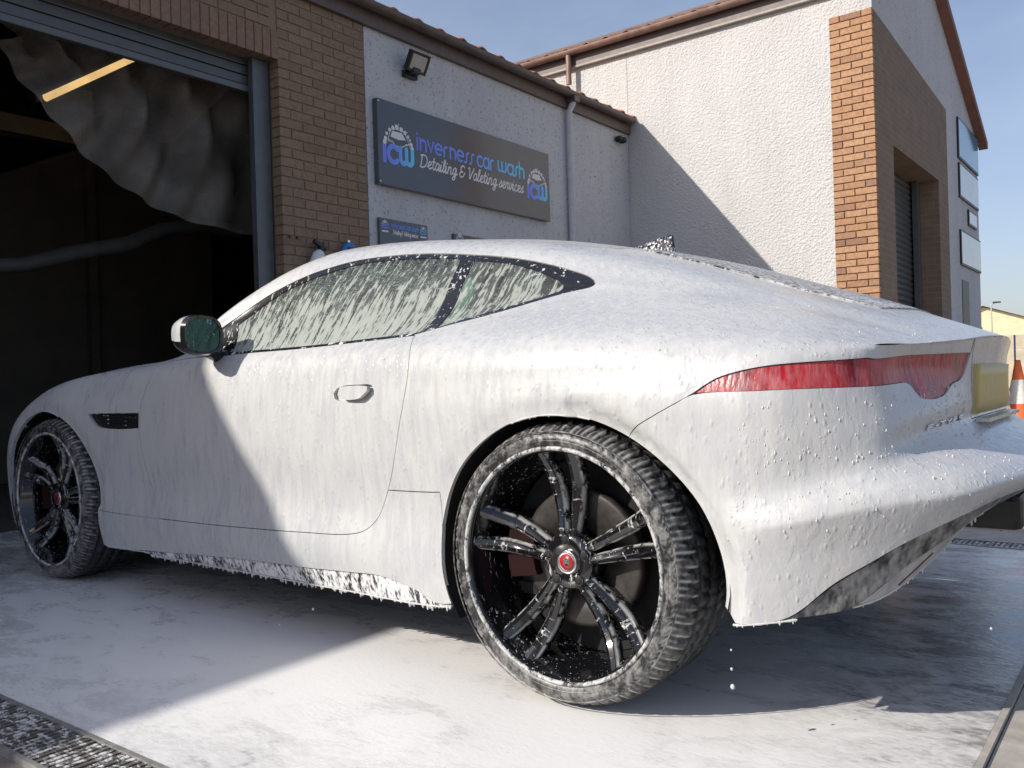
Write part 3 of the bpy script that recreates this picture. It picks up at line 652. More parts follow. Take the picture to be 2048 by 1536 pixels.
def vz(u, z):
    vv = np.linspace(0, VK[5] + .2, 300); zz = GR.ev(np.full(300, u), vv)[:, 2]; return float(np.interp(z, zz, vv))
def smooth_loop(pts, step=.02, corner=42):
    """closed polyline -> resampled: corners kept, runs between them splined"""
    P = [np.array(q, float) for q in pts]; n = len(P); cor = []
    for i in range(n):
        a = P[i] - P[i - 1]; b = P[(i + 1) % n] - P[i]
        d = abs(math.degrees(math.atan2(a[0] * b[1] - a[1] * b[0], a @ b)))
        if d > corner: cor.append(i)
    if not cor: cor = [0]
    out = []
    for j, c in enumerate(cor):
        e = cor[(j + 1) % len(cor)]; idx = [c]; i = c
        while True:
            i = (i + 1) % n; idx.append(i)
            if i == e: break
        Q = np.array([P[i] for i in idx])
        d = np.hypot(*np.diff(Q, axis=0).T); t = np.concatenate([[0], np.cumsum(np.sqrt(d + 1e-9))])
        m = max(1, int(math.ceil(d.sum() / step)))
        tt = np.concatenate([np.linspace(t[k], t[k + 1], max(1, int(math.ceil(d[k] / step))), endpoint=False) for k in range(len(d))])
        R = _hermite(t, Q, tt) if len(Q) > 2 else Q[0] + (Q[1] - Q[0]) * (tt / t[-1])[:, None]
        out += [tuple(r) for r in R]
    return np.array(out)
def inside(poly, pts):
    x, y = pts[:, 0], pts[:, 1]; c = np.zeros(len(pts), bool); n = len(poly)
    for i in range(n):
        x0, y0 = poly[i]; x1, y1 = poly[(i + 1) % n]
        k = (y0 > y) != (y1 > y)
        with np.errstate(divide='ignore', invalid='ignore'):
            c ^= k & (x < (x1 - x0) * (y - y0) / (y1 - y0 + 1e-15) + x0)
    return c
def onseam(q): return (abs(q[1] - VK[5]) < .003 and q[0] > .699) or (abs(q[0] - .70) < .003 and q[1] > VK[5] - .003) or q[1] > VK[-1] - .004 or q[0] > GR.us[-1] - .004 or q[0] < GR.us[0] + .004
def inset_loop(L, d):
    n = len(L); A = 0.5 * np.sum(L[:, 0] * np.roll(L[:, 1], -1) - np.roll(L[:, 0], -1) * L[:, 1]); s = 1 if A > 0 else -1
    T = np.roll(L, -1, 0) - np.roll(L, 1, 0); T /= (np.hypot(T[:, 0], T[:, 1])[:, None] + 1e-9)
    N = np.stack([-T[:, 1], T[:, 0]], 1) * s
    k = np.array([0.0 if onseam(q) else 1.0 for q in L])[:, None]
    return L + N * d * k
def panel(name, outer, mat, parent, holes=(), off=0.0, gap=.0011, flange=.012, res=.03, sides=(-1,), step=.018, corner=42, extra=None):
    loops = [inset_loop(smooth_loop(outer, step, corner), gap)] + [inset_loop(smooth_loop(h, step, corner), -gap) for h in holes]
    allb = np.concatenate(loops); mn, mxx = allb.min(0), allb.max(0)
    gx = np.arange(mn[0] + res / 2, mxx[0], res); gy = np.arange(mn[1] + res / 2, mxx[1], res)
    g = np.array([(a + (res / 2 if j % 2 else 0), b) for j, b in enumerate(gy) for a in gx])
    if len(g):
        ok = inside(loops[0], g)
        for h in loops[1:]: ok &= ~inside(h, g)
        g = g[ok]
    if len(g):
        d = np.min(np.hypot(g[:, None, 0] - allb[None, :, 0], g[:, None, 1] - allb[None, :, 1]), 1); g = g[d > res * .45]
    if extra is not None:
        e_ = np.array(extra); e_ = e_[inside(loops[0], e_)]; d = np.min(np.hypot(e_[:, None, 0] - allb[None, :, 0], e_[:, None, 1] - allb[None, :, 1]), 1); e_ = e_[d > .004]
        g = g[np.min(np.abs(g[:, None, 1] - np.unique(e_[:, 1])[None]), 1) > .006]; g = np.concatenate([g, e_])
    pts = np.concatenate([allb, g]) if len(g) else allb
    edges = []; b = 0
    for l in loops:
        n = len(l); edges += [(b + i, b + (i + 1) % n) for i in range(n)]; b += n
    V, E, F, ov, oe, of = delaunay_2d_cdt([Vector((q[0], q[1])) for q in pts], edges, [], 0, 1e-6)
    V = np.array([(q.x, q.y) for q in V]); F = [tuple(f) for f in F]
    c = np.array([V[list(f)].mean(0) for f in F]); ok = inside(loops[0], c)
    for h in loops[1:]: ok &= ~inside(h, c)
    F = [f for f, k in zip(F, ok) if k]
    vs, ns, fs = [], [], []
    for side in sides:
        p, n = surf(V[:, 0], V[:, 1], side); n = n * NSIGN; p = p + n * off
        b = len(vs); vs += [tuple(q) for q in p]; ns += [tuple(q) for q in n]
        FA_ = np.array(F); flip = np.sum(np.cross(p[FA_[:, 1]] - p[FA_[:, 0]], p[FA_[:, 2]] - p[FA_[:, 0]]) * n[FA_[:, 0]]) < 0
        for f in F:
            fs.append(tuple(b + i for i in (f[::-1] if flip else f)))
        if flange:
            cnt = {}
            for f in F:
                for i in range(3):
                    e = (f[i], f[(i + 1) % 3]); cnt.setdefault(tuple(sorted(e)), []).append(f[(i + 2) % 3])
            m = {}
            for (i, j), k in cnt.items():
                if len(k) != 1 or (onseam(V[i]) and onseam(V[j])): continue
                q = []
                for t in (i, j):
                    a = len(vs); vs.append(tuple(p[t])); vs.append(tuple(p[t] - n[t] * flange)); q.append(a)
                tang = p[j] - p[i]; nn = np.cross(tang, (n[i] + n[j]) / 2); nn = nn / (np.linalg.norm(nn) + 1e-9)
                rev = np.dot(nn, p[k[0]] - p[i]) > 0
                if rev: nn = -nn
                ns += [tuple(nn)] * 4
                gq = (q[0], q[1], q[1] + 1, q[0] + 1); gn = np.cross(np.array(vs[gq[1]]) - np.array(vs[gq[0]]), np.array(vs[gq[3]]) - np.array(vs[gq[0]]))
                fs.append(gq if np.dot(gn, nn) > 0 else gq[::-1])
    me = bpy.data.meshes.new(name); me.from_pydata(vs, [], fs)
    me.polygons.foreach_set('use_smooth', [True] * len(me.polygons))
    me.normals_split_custom_set_from_vertices(ns)
    o = link(name, me, parent); me.materials.append(mat); return o
# ---- outlines on the unrolled flank (u along the car, v up the flank)
DLO = [(-1.575,.955),(-1.464,1.024),(-1.363,1.054),(-1.241,1.068),(-1.123,1.084),(-1.012,1.104),(-.892,1.113),(-.777,1.12),(-.588,1.124),(-.426,1.117),(-.301,1.093),(-.178,1.048),(-.112,1.01),(-.084,.965),(-.092,.881),(-.138,.838),(-.2,.803),(-.26,.781),(-.347,.763),(-.445,.75),(-.525,.735),(-.546,.731)]
DLO_BOT = [(-.794,.737),(-1.063,.741),(-1.295,.743),(-1.501,.74)]
GLASS = [(-1.424,.757),(-1.462,.946),(-1.34,1.02),(-1.215,1.043),(-1.106,1.063),(-.997,1.083),(-.879,1.092),(-.757,1.096),(-.618,1.1),(-.575,1.098),(-.568,1.057),(-.537,.744),(-.556,.742),(-.802,.75),(-1.07,.754),(-1.302,.757)]
QGLASS = [(-.496,.75),(-.519,1.089),(-.423,1.084),(-.329,1.056),(-.251,1.012),(-.196,.965),(-.174,.893),(-.18,.845),(-.222,.816),(-.284,.795),(-.375,.776),(-.454,.761)]
DOOR_F = [(-1.806,.752),(-1.838,.719),(-1.86,.65),(-1.885,.587),(-1.901,.533),(-1.905,.46),(-1.893,.374),(-1.858,.277),(-1.785,.160)]
DOOR_B = [(-1.473,.161),(-1.265,.165),(-.999,.172),(-.77,.183)]
DOOR_R = [(-.702,.2),(-.655,.236),(-.622,.287),(-.576,.368),(-.535,.473),(-.508,.546),(-.497,.651),(-.543,.727)]
DOOR_T = [(-.789,.734),(-1.059,.737),(-1.291,.739),(-1.496,.734),(-1.666,.74)]
LAMP_T = [(.36,.547),(.378,.562),(.403,.581),(.443,.597),(.507,.613),(.568,.620),(.668,.626),(.822,.629),(1.059,.624),(1.186,.614)]
LAMP_B = [(1.154,.532),(1.12,.507),(1.08,.500),(1.05,.484),(1.022,.466),(.985,.458),(.93,.458),(.90,.466),(.882,.484),(.868,.508),(.85,.519),(.80,.524),(.648,.535),(.511,.542)]
QB = [(.205,.452),(.262,.488),(.323,.524)]
def arch_pts(k, a0, a1, n=22):
    out = []
    for i in range(n):
        a = math.radians(a0 + (a1 - a0) * i / (n - 1)); r = arch_r(k, a)
        x = WHEELS[k][0] + r * math.cos(a); z = WHEELS[k][1] + r * math.sin(a); out.append((x, vz(x, z)))
    return out
HATCH_L = [(-.16,1.40),(.05,1.365),(.223,1.338),(.337,1.318),(.457,1.292),(.53,1.280),(.597,1.315),(.641,1.350),(.70,1.383)]
RA = arch_pts(1, 58, 184, 26)          # rear arch, from the bumper joint over the top to the sill
RB = arch_pts(1, 58, -14, 14)          # rear arch, bumper side going down
FA = arch_pts(0, 195, -26, 34)
PILLAR = [(-1.77,1.17),(-1.68,1.192),(-1.6,1.195),(-1.4,1.20),(-1.2,1.208),(-1.1,1.238),(-.9,1.25),(-.5,1.26),(-.25,1.30)]
MT['reflector'] = simple('dark_red_reflector', (.10, .008, .012), .2, coat=.5)
car = empty('sports_car', (0, 0, 0), 'white two-door sports coupe covered in snow foam in front of the wash bay', 'car')
SM = (-1, 1)
for sd_ in SM:
    one = (sd_,)
    quarter = [(-1.80,.757)] + [(-1.79,.95)] + PILLAR + HATCH_L + [(.70,.69),(1.19,.69)] + LAMP_T[::-1] + QB[::-1] + RA + [(-.395,.308),(-.607,.312)] + DOOR_R[3:] + [(-.548,.731)] + DLO[::-1][1:] + [(-1.501,.741),(-1.666,.745)]
    panel('rear_quarter_panel', quarter, MT['paint'], car, sides=one, res=.028)
    dr = panel('door', DOOR_F + DOOR_B + DOOR_R + DOOR_T, MT['paint'], car, sides=one, res=.028,
               holes=[[(-.826,.567),(-.812,.580),(-.785,.587),(-.706,.589),(-.655,.587),(-.637,.572),(-.635,.546),(-.66,.541),(-.796,.545),(-.82,.552)]])
    panel('window_trim', DLO + DLO_BOT, MT['trim'], car, holes=[GLASS, QGLASS], sides=one, off=-.003, gap=.0005, res=.02, step=.012)
    panel('side_window', GLASS, MT['glass'], car, sides=one, off=-.006, gap=-.002, flange=0, res=.03)
    panel('quarter_window', QGLASS, MT['glass'], car, sides=one, off=-.006, gap=-.002, flange=0, res=.03)
    sill = [(-2.225,.158),(-1.785,.1595)] + DOOR_B + [(-.702,.2),(-.655,.236),(-.622,.287),(-.607,.311),(-.395,.307),(-.395,.10),(-.383,.012),(-.44,.012),(-.513,.045),(-.65,.071),(-.78,.067),(-.966,.06),(-1.272,.053),(-1.862,.021),(-2.15,.004),(-2.235,.006)]
    panel('side_sill', sill, MT['paint'], car, sides=one, corner=30, res=.03)
    skirt = [(-1.95,.016),(-1.862,.019),(-1.272,.051),(-.966,.058),(-.78,.065),(-.65,.069),(-.513,.043),(-.44,.010),(-.39,.008),(-.385,0),(-.8,0),(-1.3,0),(-1.95,0)]
    panel('side_skirt', skirt, MT['skirt'], car, sides=one, flange=.05, off=-.004, res=.02)
    fender = [(-3.08,.70)] + [(-2.62,.705),(-2.25,.715),(-1.815,.75)] + DOOR_F[1:] + [(-1.785,.158),(-2.225,.158)] + [q for q in FA[::-1] if q[1] > .158] + [(-3.075,.16)]
    panel('front_wing', fender, MT['paint'], car, sides=one, res=.03, corner=35,
          holes=[[(-2.262,.502),(-1.913,.515),(-1.913,.464),(-2.184,.453),(-2.224,.467)]])
    # vent behind the front wheel
    vm = MB(); vent = [(-2.262,.502),(-1.913,.515),(-1.913,.464),(-2.184,.453),(-2.224,.467)]
    v_ = panel('wing_vent', vent, MT['black'], car, sides=one, off=-.014, gap=-.003, flange=0, res=.02)
    bl = MB()
    for k in range(3):
        a, n1 = surf(np.linspace(-2.20, -1.93, 12), np.full(12, .468 + k * .014), sd_); a = a - n1 * NSIGN * .006
        bl.tube([tuple(q) for q in a], .0022, 6)
    bl.build('vent_blade', MT['trim'], v_)
    # door handle in its cup
    cup = panel('handle_cup', [(-.826,.567),(-.812,.580),(-.785,.587),(-.706,.589),(-.655,.587),(-.637,.572),(-.635,.546),(-.66,.541),(-.796,.545),(-.82,.552)], MT['paint'], dr, sides=one, off=-.013, gap=-.003, flange=0, res=.015)
    panel('handle', [(-.792,.585),(-.705,.587),(-.665,.584),(-.664,.573),(-.695,.553),(-.715,.549),(-.775,.550),(-.80,.562)], MT['paint'], dr, sides=one, off=.007, gap=0, flange=.012, res=.015, step=.008)
    lp = panel('tail_lamp', LAMP_T + LAMP_B, MT['lamp'], car, sides=one, off=-.004, gap=.0015, flange=.012, res=.018, step=.01, corner=62)
    panel('diffuser_side', [(.50,0)] + [(.531,.003),(.621,.033),(.704,.051),(.797,.070),(.885,.083),(1.084,.074),(1.40,.074),(1.40,.034),(1.084,.034),(.885,.042),(.797,.032),(.704,.014),(.66,.003),(.64,0)], MT['diffuser'], car, sides=one, off=-.008, res=.02, flange=.03)
    panel('rear_valance', [(.65,0),(.704,.012),(.797,.030),(.885,.040),(1.084,.032),(1.40,.032),(1.40,0)], MT['valance'], car, sides=one, off=-.014, res=.02, flange=.03)
    # dark lining added to block light in panel gaps, open at wheels and windows
    lin = [(-3.05,.03),(-3.05,.66),(-2.2,.66),(-1.6,.70),(-.6,.70),(-.2,.68),(.3,.60),(.62,.60),(.62,.03)]
    fa = [q for q in arch_pts(0, 200, -30, 20)]
    panel('light_block_lining', [(-3.02,.05),(-3.02,.66),(-2.2,.66),(-1.6,.70),(-.6,.70),(-.2,.66),(.3,.60),(.62,.60),(.62,.05),(.44,.05)] + [(x * 1.06, v + .02) for x, v in arch_pts(1, -12, 190, 20)] + [(-.44,.03)] + [(-2.16,.03)] + [(WHEELS[0][0] + (x - WHEELS[0][0]) * 1.06, v + .02) for x, v in arch_pts(0, -25, 195, 20)] , MT['liner'], car, sides=one, off=-.018, gap=0, flange=0, res=.06)
both = dict(sides=SM)
C_ = VK[-1]
bump_poly = [(.358,.543)] + LAMP_B[::-1] + [(1.190,.618),(1.194,.69),(1.204,.60),(1.215,.30),(1.485,.30),(1.485,.078),(1.25,.078),(1.084,.077),(.885,.086),(.797,.073),(.704,.054),(.621,.036),(.525,.004),(.42,.002)] + RB[::-1][1:] + QB
panel('rear_bumper', bump_poly, MT['paint'], car, res=.026, corner=35, extra=[(a_, b_) for a_ in np.arange(.40, 1.48, .014) for b_ in (.108, .121, .127, .133, .146)], **both)
panel('boot_panel', [(1.218,.304),(1.207,.60),(1.198,.69),(1.485,.69),(1.485,.304)], MT['paint'], car, off=0, res=.03, corner=30, **both)
panel('roof', [(-1.06,C_),(-1.07,1.43),(-1.10,1.275),(-1.04,1.255),(-.9,1.256),(-.5,1.266),(-.25,1.306),(-.17,1.402),(-.18,C_)], MT['paint'], car, res=.035, **both)
panel('tailgate', [(-.17,C_),(-.158,1.405),(.05,1.371),(.223,1.344),(.337,1.324),(.457,1.303),(.53,1.286),(.597,1.321),(.641,1.356),(.70,1.389),(.70,C_)], MT['paint'], car, res=.03, corner=35,
      holes=[], **both)
panel('rear_window', [(-.12,C_),(-.11,1.45),(.05,1.385),(.3,1.34),(.46,1.31),(.53,1.305),(.575,1.335),(.585,1.5),(.585,C_)], MT['hatchglass'], car, off=.004, flange=.004, res=.03, **both)
panel('windscreen', [(-1.88,C_),(-1.86,1.45),(-1.76,1.24),(-1.68,1.21),(-1.6,1.20),(-1.4,1.205),(-1.2,1.213),(-1.105,1.27),(-1.075,1.43),(-1.065,C_)], MT['screen'], car, off=-.003, flange=.004, res=.035, **both)
panel('bonnet', [(-3.25,C_),(-3.25,.71),(-3.08,.705),(-2.62,.71),(-2.25,.72),(-1.82,.757),(-1.805,.95),(-1.785,1.18),(-1.87,1.45),(-1.89,C_)], MT['paint'], car, res=.04, corner=30, **both)
panel('front_bumper', [(-4.07,.0),(-4.07,.688),(-3.25,.688),(-3.085,.695),(-3.08,.16)] + [(q[0], q[1]) for q in FA if q[1] < .16 and q[0] < -2.7][::-1] + [(-3.03,.0)], MT['paint'], car, res=.04, corner=35, **both)
# grille and headlamps on the nose
g_ = panel('grille', [(-4.07,.18),(-4.07,.46),(-3.75,.45),(-3.68,.32),(-3.76,.19)], MT['black'], car, off=.004, flange=.006, res=.04, **both)
for s_ in SM:
    panel('headlamp', [(-3.62,.60),(-3.45,.66),(-3.28,.675),(-3.15,.66),(-3.3,.60),(-3.45,.57)], MT['gloss_black'], car, off=.003, flange=.006, res=.03, sides=(s_,))
# ---- number plate, badge letters, reflector, exhausts
pl = MB(); ws_ = GR.ev(np.linspace(1.1, 1.485, 60), np.full(60, .5))[:, 1]
for Yp in np.linspace(-.26, .26, 15):
    uu_ = float(np.interp(-abs(Yp), -ws_, np.linspace(1.1, 1.485, 60)))
    for zp in np.linspace(.668, .79, 5):
        q_ = surf(np.array([uu_]), np.array([vz(uu_, zp)]), -1)[0][0]; pl.v += [(q_[0] + .007, Yp, zp), (q_[0] - .003, Yp, zp)]
for a_ in range(14):
    for b_ in range(4):
        k0 = (a_ * 5 + b_) * 2; k1 = ((a_ + 1) * 5 + b_) * 2; pl.f += [(k0, k1, k1 + 2, k0 + 2)]; pl.sm += [True]
    for b_ in (0, 4):
        k0 = (a_ * 5 + b_) * 2; k1 = ((a_ + 1) * 5 + b_) * 2; pl.f += [(k0, k1, k1 + 1, k0 + 1)]; pl.sm += [False]
for a_ in (0, 14):
    for b_ in range(4):
        k0 = (a_ * 5 + b_) * 2; pl.f += [(k0, k0 + 2, k0 + 3, k0 + 1)]; pl.sm += [False]
plate = pl.build('number_plate', MT['plate'], car)
lip = MB(); lip.box(.785, .815, -.26, .26, .648, .657); lip.build('plate_ledge', MT['paint'], car)
# badge
def strokes_on(name, glyphs, org, du, dv, wd, mat, parent, lift):
    mb = MB()
    for st in glyphs:
        P = []
        for x, y in st:
            p_, n_ = surf(np.array([org[0] + x * du]), np.array([org[1] + y * dv]), -1); P.append(tuple((p_ + n_ * NSIGN * lift)[0]))
        mb.tube(P, wd, 6)
    return mb.build(name, mat, parent)
B = []
x = 0
for ch in 'F-TYPE':
    G_ = {'F': [[(0, 0), (.15, 1), (.8, 1)], [(.08, .55), (.6, .55)]], '-': [[(.05, .5), (.4, .5)]], 'T': [[(.3, 0), (.45, 1)], [(0, 1), (.9, 1)]],
          'Y': [[(.1, 1), (.4, .5), (.9, 1)], [(.4, .5), (.33, 0)]], 'P': [[(0, 0), (.15, 1), (.7, 1), (.75, .7), (.6, .5), (.08, .5)]], 'E': [[(.7, 0), (0, 0), (.15, 1), (.85, 1)], [(.08, .5), (.65, .5)]]}[ch]
    B += [[(x + a, b) for a, b in s] for s in G_]; x += 1.15 if ch != '-' else .7
strokes_on('model_badge', B, (.905, .318), .036, .028, .0022, MT['silver'], car, .003)
strokes_on('rear_reflector', [[(0, 0), (1, 1)]], (.76, .004), .085, .016, .0022, MT['reflector'], car, -.014)
for s_ in ():
    ex = MB(); ex.lathe([(.040, 0), (.045, .002), (.045, .10), (.038, .10), (.036, 0)], (.68, s_ * .42, .30), 'X', 20); ex.build('exhaust_tip', MT['diffuser'], car)
    fn = MB(); fn.prism([(.50, .20), (.86, .30), (.86, .37), (.50, .33)], 'Y', s_ * .30 - .006, s_ * .30 + .006); fn.build('diffuser_fin', MT['diffuser'], car)
    fn = MB(); fn.bevbox(.60, .80, s_ * .24 - .09, s_ * .24 + .09, .22, .30, .01); fn.build('silencer_box', MT['black'], car)
sb_ = MB(); sb_.bevbox(.30, .50, -.50, .50, .26, .36, .02); sb_.build('silencer', MT['black'], car)
ex = MB(); ex.bevbox(.70, .86, -.11, .11, .36, .455, .02); ex.build('exhaust_outlet', MT['black'], car)
# ---- underbody, wheel wells
fl = MB(); fl.box(-3.3, .42, -.56, .56, .19, .22); fl.box(-2.17, -.43, -.86, .86, .172, .20); fl.box(.44, .60, -.60, .60, .36, .38); fl.box(-3.3, -3.03, -.78, .78, .19, .22)
fl.build('underbody', MT['liner'], car)
for s_ in SM:
    for k, (cx, cz, R, e) in enumerate(WHEELS):
        mb = MB(); n = 26; vs = []; yo = (.905 if k else .875)
        for i in range(n):
            a = math.radians((-13 if k else -24) + (221 if k else 228) * i / (n - 1)); r = arch_r(k, a) + .012
            for y in (yo, .55): vs.append((cx + r * math.cos(a), s_ * y, cz + r * math.sin(a)))
        mb.add(vs, [(2 * i, 2 * i + 1, 2 * i + 3, 2 * i + 2) for i in range(n - 1)], True)
        c0 = len(mb.v); mb.add([vs[2 * i + 1] for i in range(n)], [tuple(range(n))])
        mb.build('wheel_arch_liner', MT['liner'], car)
# ---- wheels
def make_tyre():
    prof = [(.268,-.120),(.276,-.136),(.285,-.1440),(.295,-.1472),(.305,-.1462),(.3145,-.1405),(.3225,-.1320),(.3290,-.1220),(.3340,-.1110),(.3385,-.098),(.3412,-.0865),(.342,-.083),(.334,-.082),(.334,-.074),(.3425,-.073),(.343,-.045),(.343,-.032),(.335,-.031),(.335,-.023),(.343,-.022),(.343,0)]
    prof = prof + [(r, -y) for r, y in prof[::-1][1:]]
    nt_ = 66; sub = 6; n = nt_ * sub; vs = []; m = len(prof)
    for k in range(n):
        ph = k % sub
        for r, y in prof:
            a = 2 * math.pi * k / n
            sk = 0
            if abs(y) > .086 and r > .310:
                sk = (abs(y) - .086) * .5
                if ph in (2, 3): r = r - (.0075 if r > .33 else .003)
            elif abs(y) < .086 and r > .339 and abs(y) > .02:
                if ph in (2, 3): r -= .004
                sk = abs(y) * .6
            a += sk
            vs.append((r * math.cos(a), y, r * math.sin(a)))
    fs = [(k * m + i, k * m + i + 1, ((k + 1) % n) * m + i + 1, ((k + 1) % n) * m + i) for k in range(n) for i in range(m - 1)]
    mb = MB(); mb.add(vs, fs, True)
    # raised rings on the sidewall
    for r_, y_ in ((.296, -.1478), (.318, -.1468)):
        mb.lathe([(r_ - .002, y_ + .001), (r_, y_ - .0012), (r_ + .002, y_ + .001)], (0, 0, 0), 'Y', 72)
    me = mb.mesh('tyre'); fo = me.attributes.new('foam', 'FLOAT', 'POINT'); ed = me.attributes.new('edge', 'FLOAT', 'POINT')
    nm = len(me.vertices); A = np.ones(nm) * .7; Bv = np.zeros(nm)
    for k in range(n):
        for i, (r, y) in enumerate(prof):
            side_ = r < .318
            A[k * m + i] = .7 if side_ else (.32 if abs(y) > .085 else .15)
            if not side_ and abs(y) > .095 and k % sub == 4: Bv[k * m + i] = .95
            if r < .33 and r > .312 and k % sub in (1, 4): Bv[k * m + i] = max(Bv[k * m + i], .5)
    fo.data.foreach_set('value', A); ed.data.foreach_set('value', Bv)
    return me
def make_rim():
    mb = MB()
    mb.lathe([(.277,-.128),(.2815,-.138),(.2805,-.1445),(.2755,-.1455),(.2715,-.141),(.268,-.132),(.2655,-.116),(.258,-.095),(.250,-.055),(.246,0),(.25,.06),(.265,.11),(.28,.13)], (0, 0, 0), 'Y', 72)
    # hub disc with rounded face
    mb.lathe([(.0,-.094),(.034,-.094),(.040,-.098),(.062,-.094),(.070,-.086),(.074,-.06),(.06,-.03),(0,-.03)], (0, 0, 0), 'Y', 48)
    return mb.mesh('rim')
lipm = MB(); lipm.lathe([(.2725,-.1425),(.2745,-.1468),(.2785,-.1478),(.2822,-.1462),(.2835,-.140)], (0, 0, 0), 'Y', 90); lip_me = lipm.mesh('rim_lip')
def make_spoke(sg):
    """one blade; sg is the side of its pair"""
    vs = []; K = 12
    for i in range(K):
        t = i / (K - 1); r = .052 + t * (.266 - .052)
        c = sg * (.0145 + .029 * t ** 1.15)                 # centre offset from the pair's axis
        hw = .0108 + .0068 * t + .003 * math.sin(math.pi * t)
        yf = -.094 - .004 * math.sin(math.pi * min(1, t * 1.6)) + .028 * math.sin(math.pi * t) * .75 - .030 * t ** 3
        d = .034 + .012 * (1 - t)
        ins = sg * -.004
        sec = [(c - hw, yf + d), (c - hw * .98, yf + .012), (c - hw * .62, yf + .002 + (0 if sg > 0 else .002)), (c, yf - .002), (c + hw * .62, yf + .002 + (0 if sg < 0 else .002)), (c + hw * .98, yf + .012), (c + hw, yf + d)]
        vs += [(r, y, cc) for cc, y in sec]
    m = 7
    fs = [(i * m + j, i * m + j + 1, (i + 1) * m + j + 1, (i + 1) * m + j) for i in range(K - 1) for j in range(m - 1)] + [(i * m + m - 1, i * m, (i + 1) * m, (i + 1) * m + m - 1) for i in range(K - 1)]
    fs += [tuple(range(m))[::-1], tuple((K - 1) * m + j for j in range(m))]
    mb = MB(); mb.add(vs, fs, False); me = mb.mesh('spoke'); me.polygons.foreach_set('use_smooth', [True] * len(me.polygons)); me.set_sharp_from_angle(angle=math.radians(38)); at = me.attributes.new('edge', 'FLOAT', 'POINT')
    at.data.foreach_set('value', [1.0 if (i % m) in (1, 5) else (.35 if i % m in (2, 4) else 0.0) for i in range(len(me.vertices))]); return me
ty_me, rim_me, sp_me = make_tyre(), make_rim(), {1: make_spoke(1), -1: make_spoke(-1)}
for me_, k_ in ((ty_me, 'tyre'), (rim_me, 'wheel'), (sp_me[1], 'wheel'), (sp_me[-1], 'wheel')): me_.materials.append(MT[k_])
lip_me.materials.append(MT['lipfoam'])
cap = MB(); cap.lathe([(.020,-.0975),(.0265,-.0995),(.0285,-.098),(.0285,-.090),(.020,-.090)], (0, 0, 0), 'Y', 36); cap_me = cap.mesh('cap_ring'); cap_me.materials.append(MT['silver'])
cap = MB(); cap.lathe([(0,-.0975),(.0205,-.0972),(.0205,-.092)], (0, 0, 0), 'Y', 36); red_me = cap.mesh('cap_disc'); red_me.materials.append(MT['badge_red'])
hd = MB()   # cat-face relief
face = [(0, -.011), (.005, -.009), (.0075, -.003), (.0085, .003), (.0105, .0105), (.006, .0085), (0, .0095), (-.006, .0085), (-.0105, .0105), (-.0085, .003), (-.0075, -.003), (-.005, -.009)]
hd.prism(face, 'Y', -.0990, -.0972)
emb_me = hd.mesh('cap_emblem'); emb_me.materials.append(MT['silver'])
hd = MB()
for sx_ in (-1, 1): hd.prism([(sx_ * .002, .002), (sx_ * .006, .004), (sx_ * .005, .001)], 'Y', -.0995, -.0989)
hd.prism([(-.0035, -.0085), (.0035, -.0085), (.004, -.005), (0, -.003), (-.004, -.005)], 'Y', -.0995, -.0989)
eye_me = hd.mesh('emblem_face'); eye_me.materials.append(MT['gloss_black'])
lug = MB(); lug.lathe([(.0, -.082), (.0075, -.082), (.0075, -.094), (.0105, -.0965), (.0125, -.0945), (.0125, -.08)], (0, 0, 0), 'Y', 16); lug_me = lug.mesh('lug_hole'); lug_me.materials.append(MT['wheel'])
dk = MB(); dk.lathe([(.0, -.0955), (.0095, -.0955), (.0095, -.09)], (0, 0, 0), 'Y', 16); lugd_me = dk.mesh('lug_bolt'); lugd_me.materials.append(MT['liner'])
ds = MB(); ds.lathe([(.075, -.035), (.160, -.035), (.17, -.033), (.17, -.005), (.160, -.003), (.07, -.003)], (0, 0, 0), 'Y', 48, close=True); disc_me = ds.mesh('brake_disc'); disc_me.materials.append(MT['disc'])
cl = MB()
for i in range(9):
    pass
cp = [(.205 * math.cos(math.radians(a)), .205 * math.sin(math.radians(a))) for a in range(150, 206, 8)] + [(.125 * math.cos(math.radians(a)), .125 * math.sin(math.radians(a))) for a in range(204, 148, -8)]
cl.prism(cp, 'Y', -.062, .02); cal_me = cl.mesh('caliper'); cal_me.materials.append(MT['caliper'])
well = MB(); well.lathe([(.0, .03), (.245, .03)], (0, 0, 0), 'Y', 32); well_me = well.mesh('backplate'); well_me.materials.append(MT['liner'])
for (cx, yy, wsc) in ((0, -.8125, 1), (-2.622, -.790, .864), (0, .8125, 1), (-2.622, .790, .864)):
    w = link('wheel', rim_me, car); w.location = (cx, yy, .343)
    flip = yy > 0
    w.rotation_euler = (0, 0, math.pi) if flip else (0, 0, 0)
    w.scale = (1, wsc, 1)
    def sub(nm, me, rot=0, loc=(0, 0, 0)):
        o = link(nm, me, w); o.rotation_euler = (0, -math.radians(rot), 0); o.location = loc; return o
    sub('tyre', ty_me); sub('rim_lip', lip_me)
    base_rot = 93 if cx == 0 else 80
    for k in range(5):
        for sg in (-1, 1): sub('spoke', sp_me[sg], base_rot + 72 * k)
        a = math.radians(base_rot + 72 * k)
        sub('lug_hole', lug_me, 0, (.0535 * math.cos(a), -.003, .0535 * math.sin(a))); sub('lug_bolt', lugd_me, 0, (.0535 * math.cos(a), -.003, .0535 * math.sin(a)))
    sub('cap_ring', cap_me); sub('cap_disc', red_me); sub('cap_emblem', emb_me); sub('emblem_face', eye_me)
    sub('brake_disc', disc_me); sub('caliper', cal_me); sub('backplate', well_me)
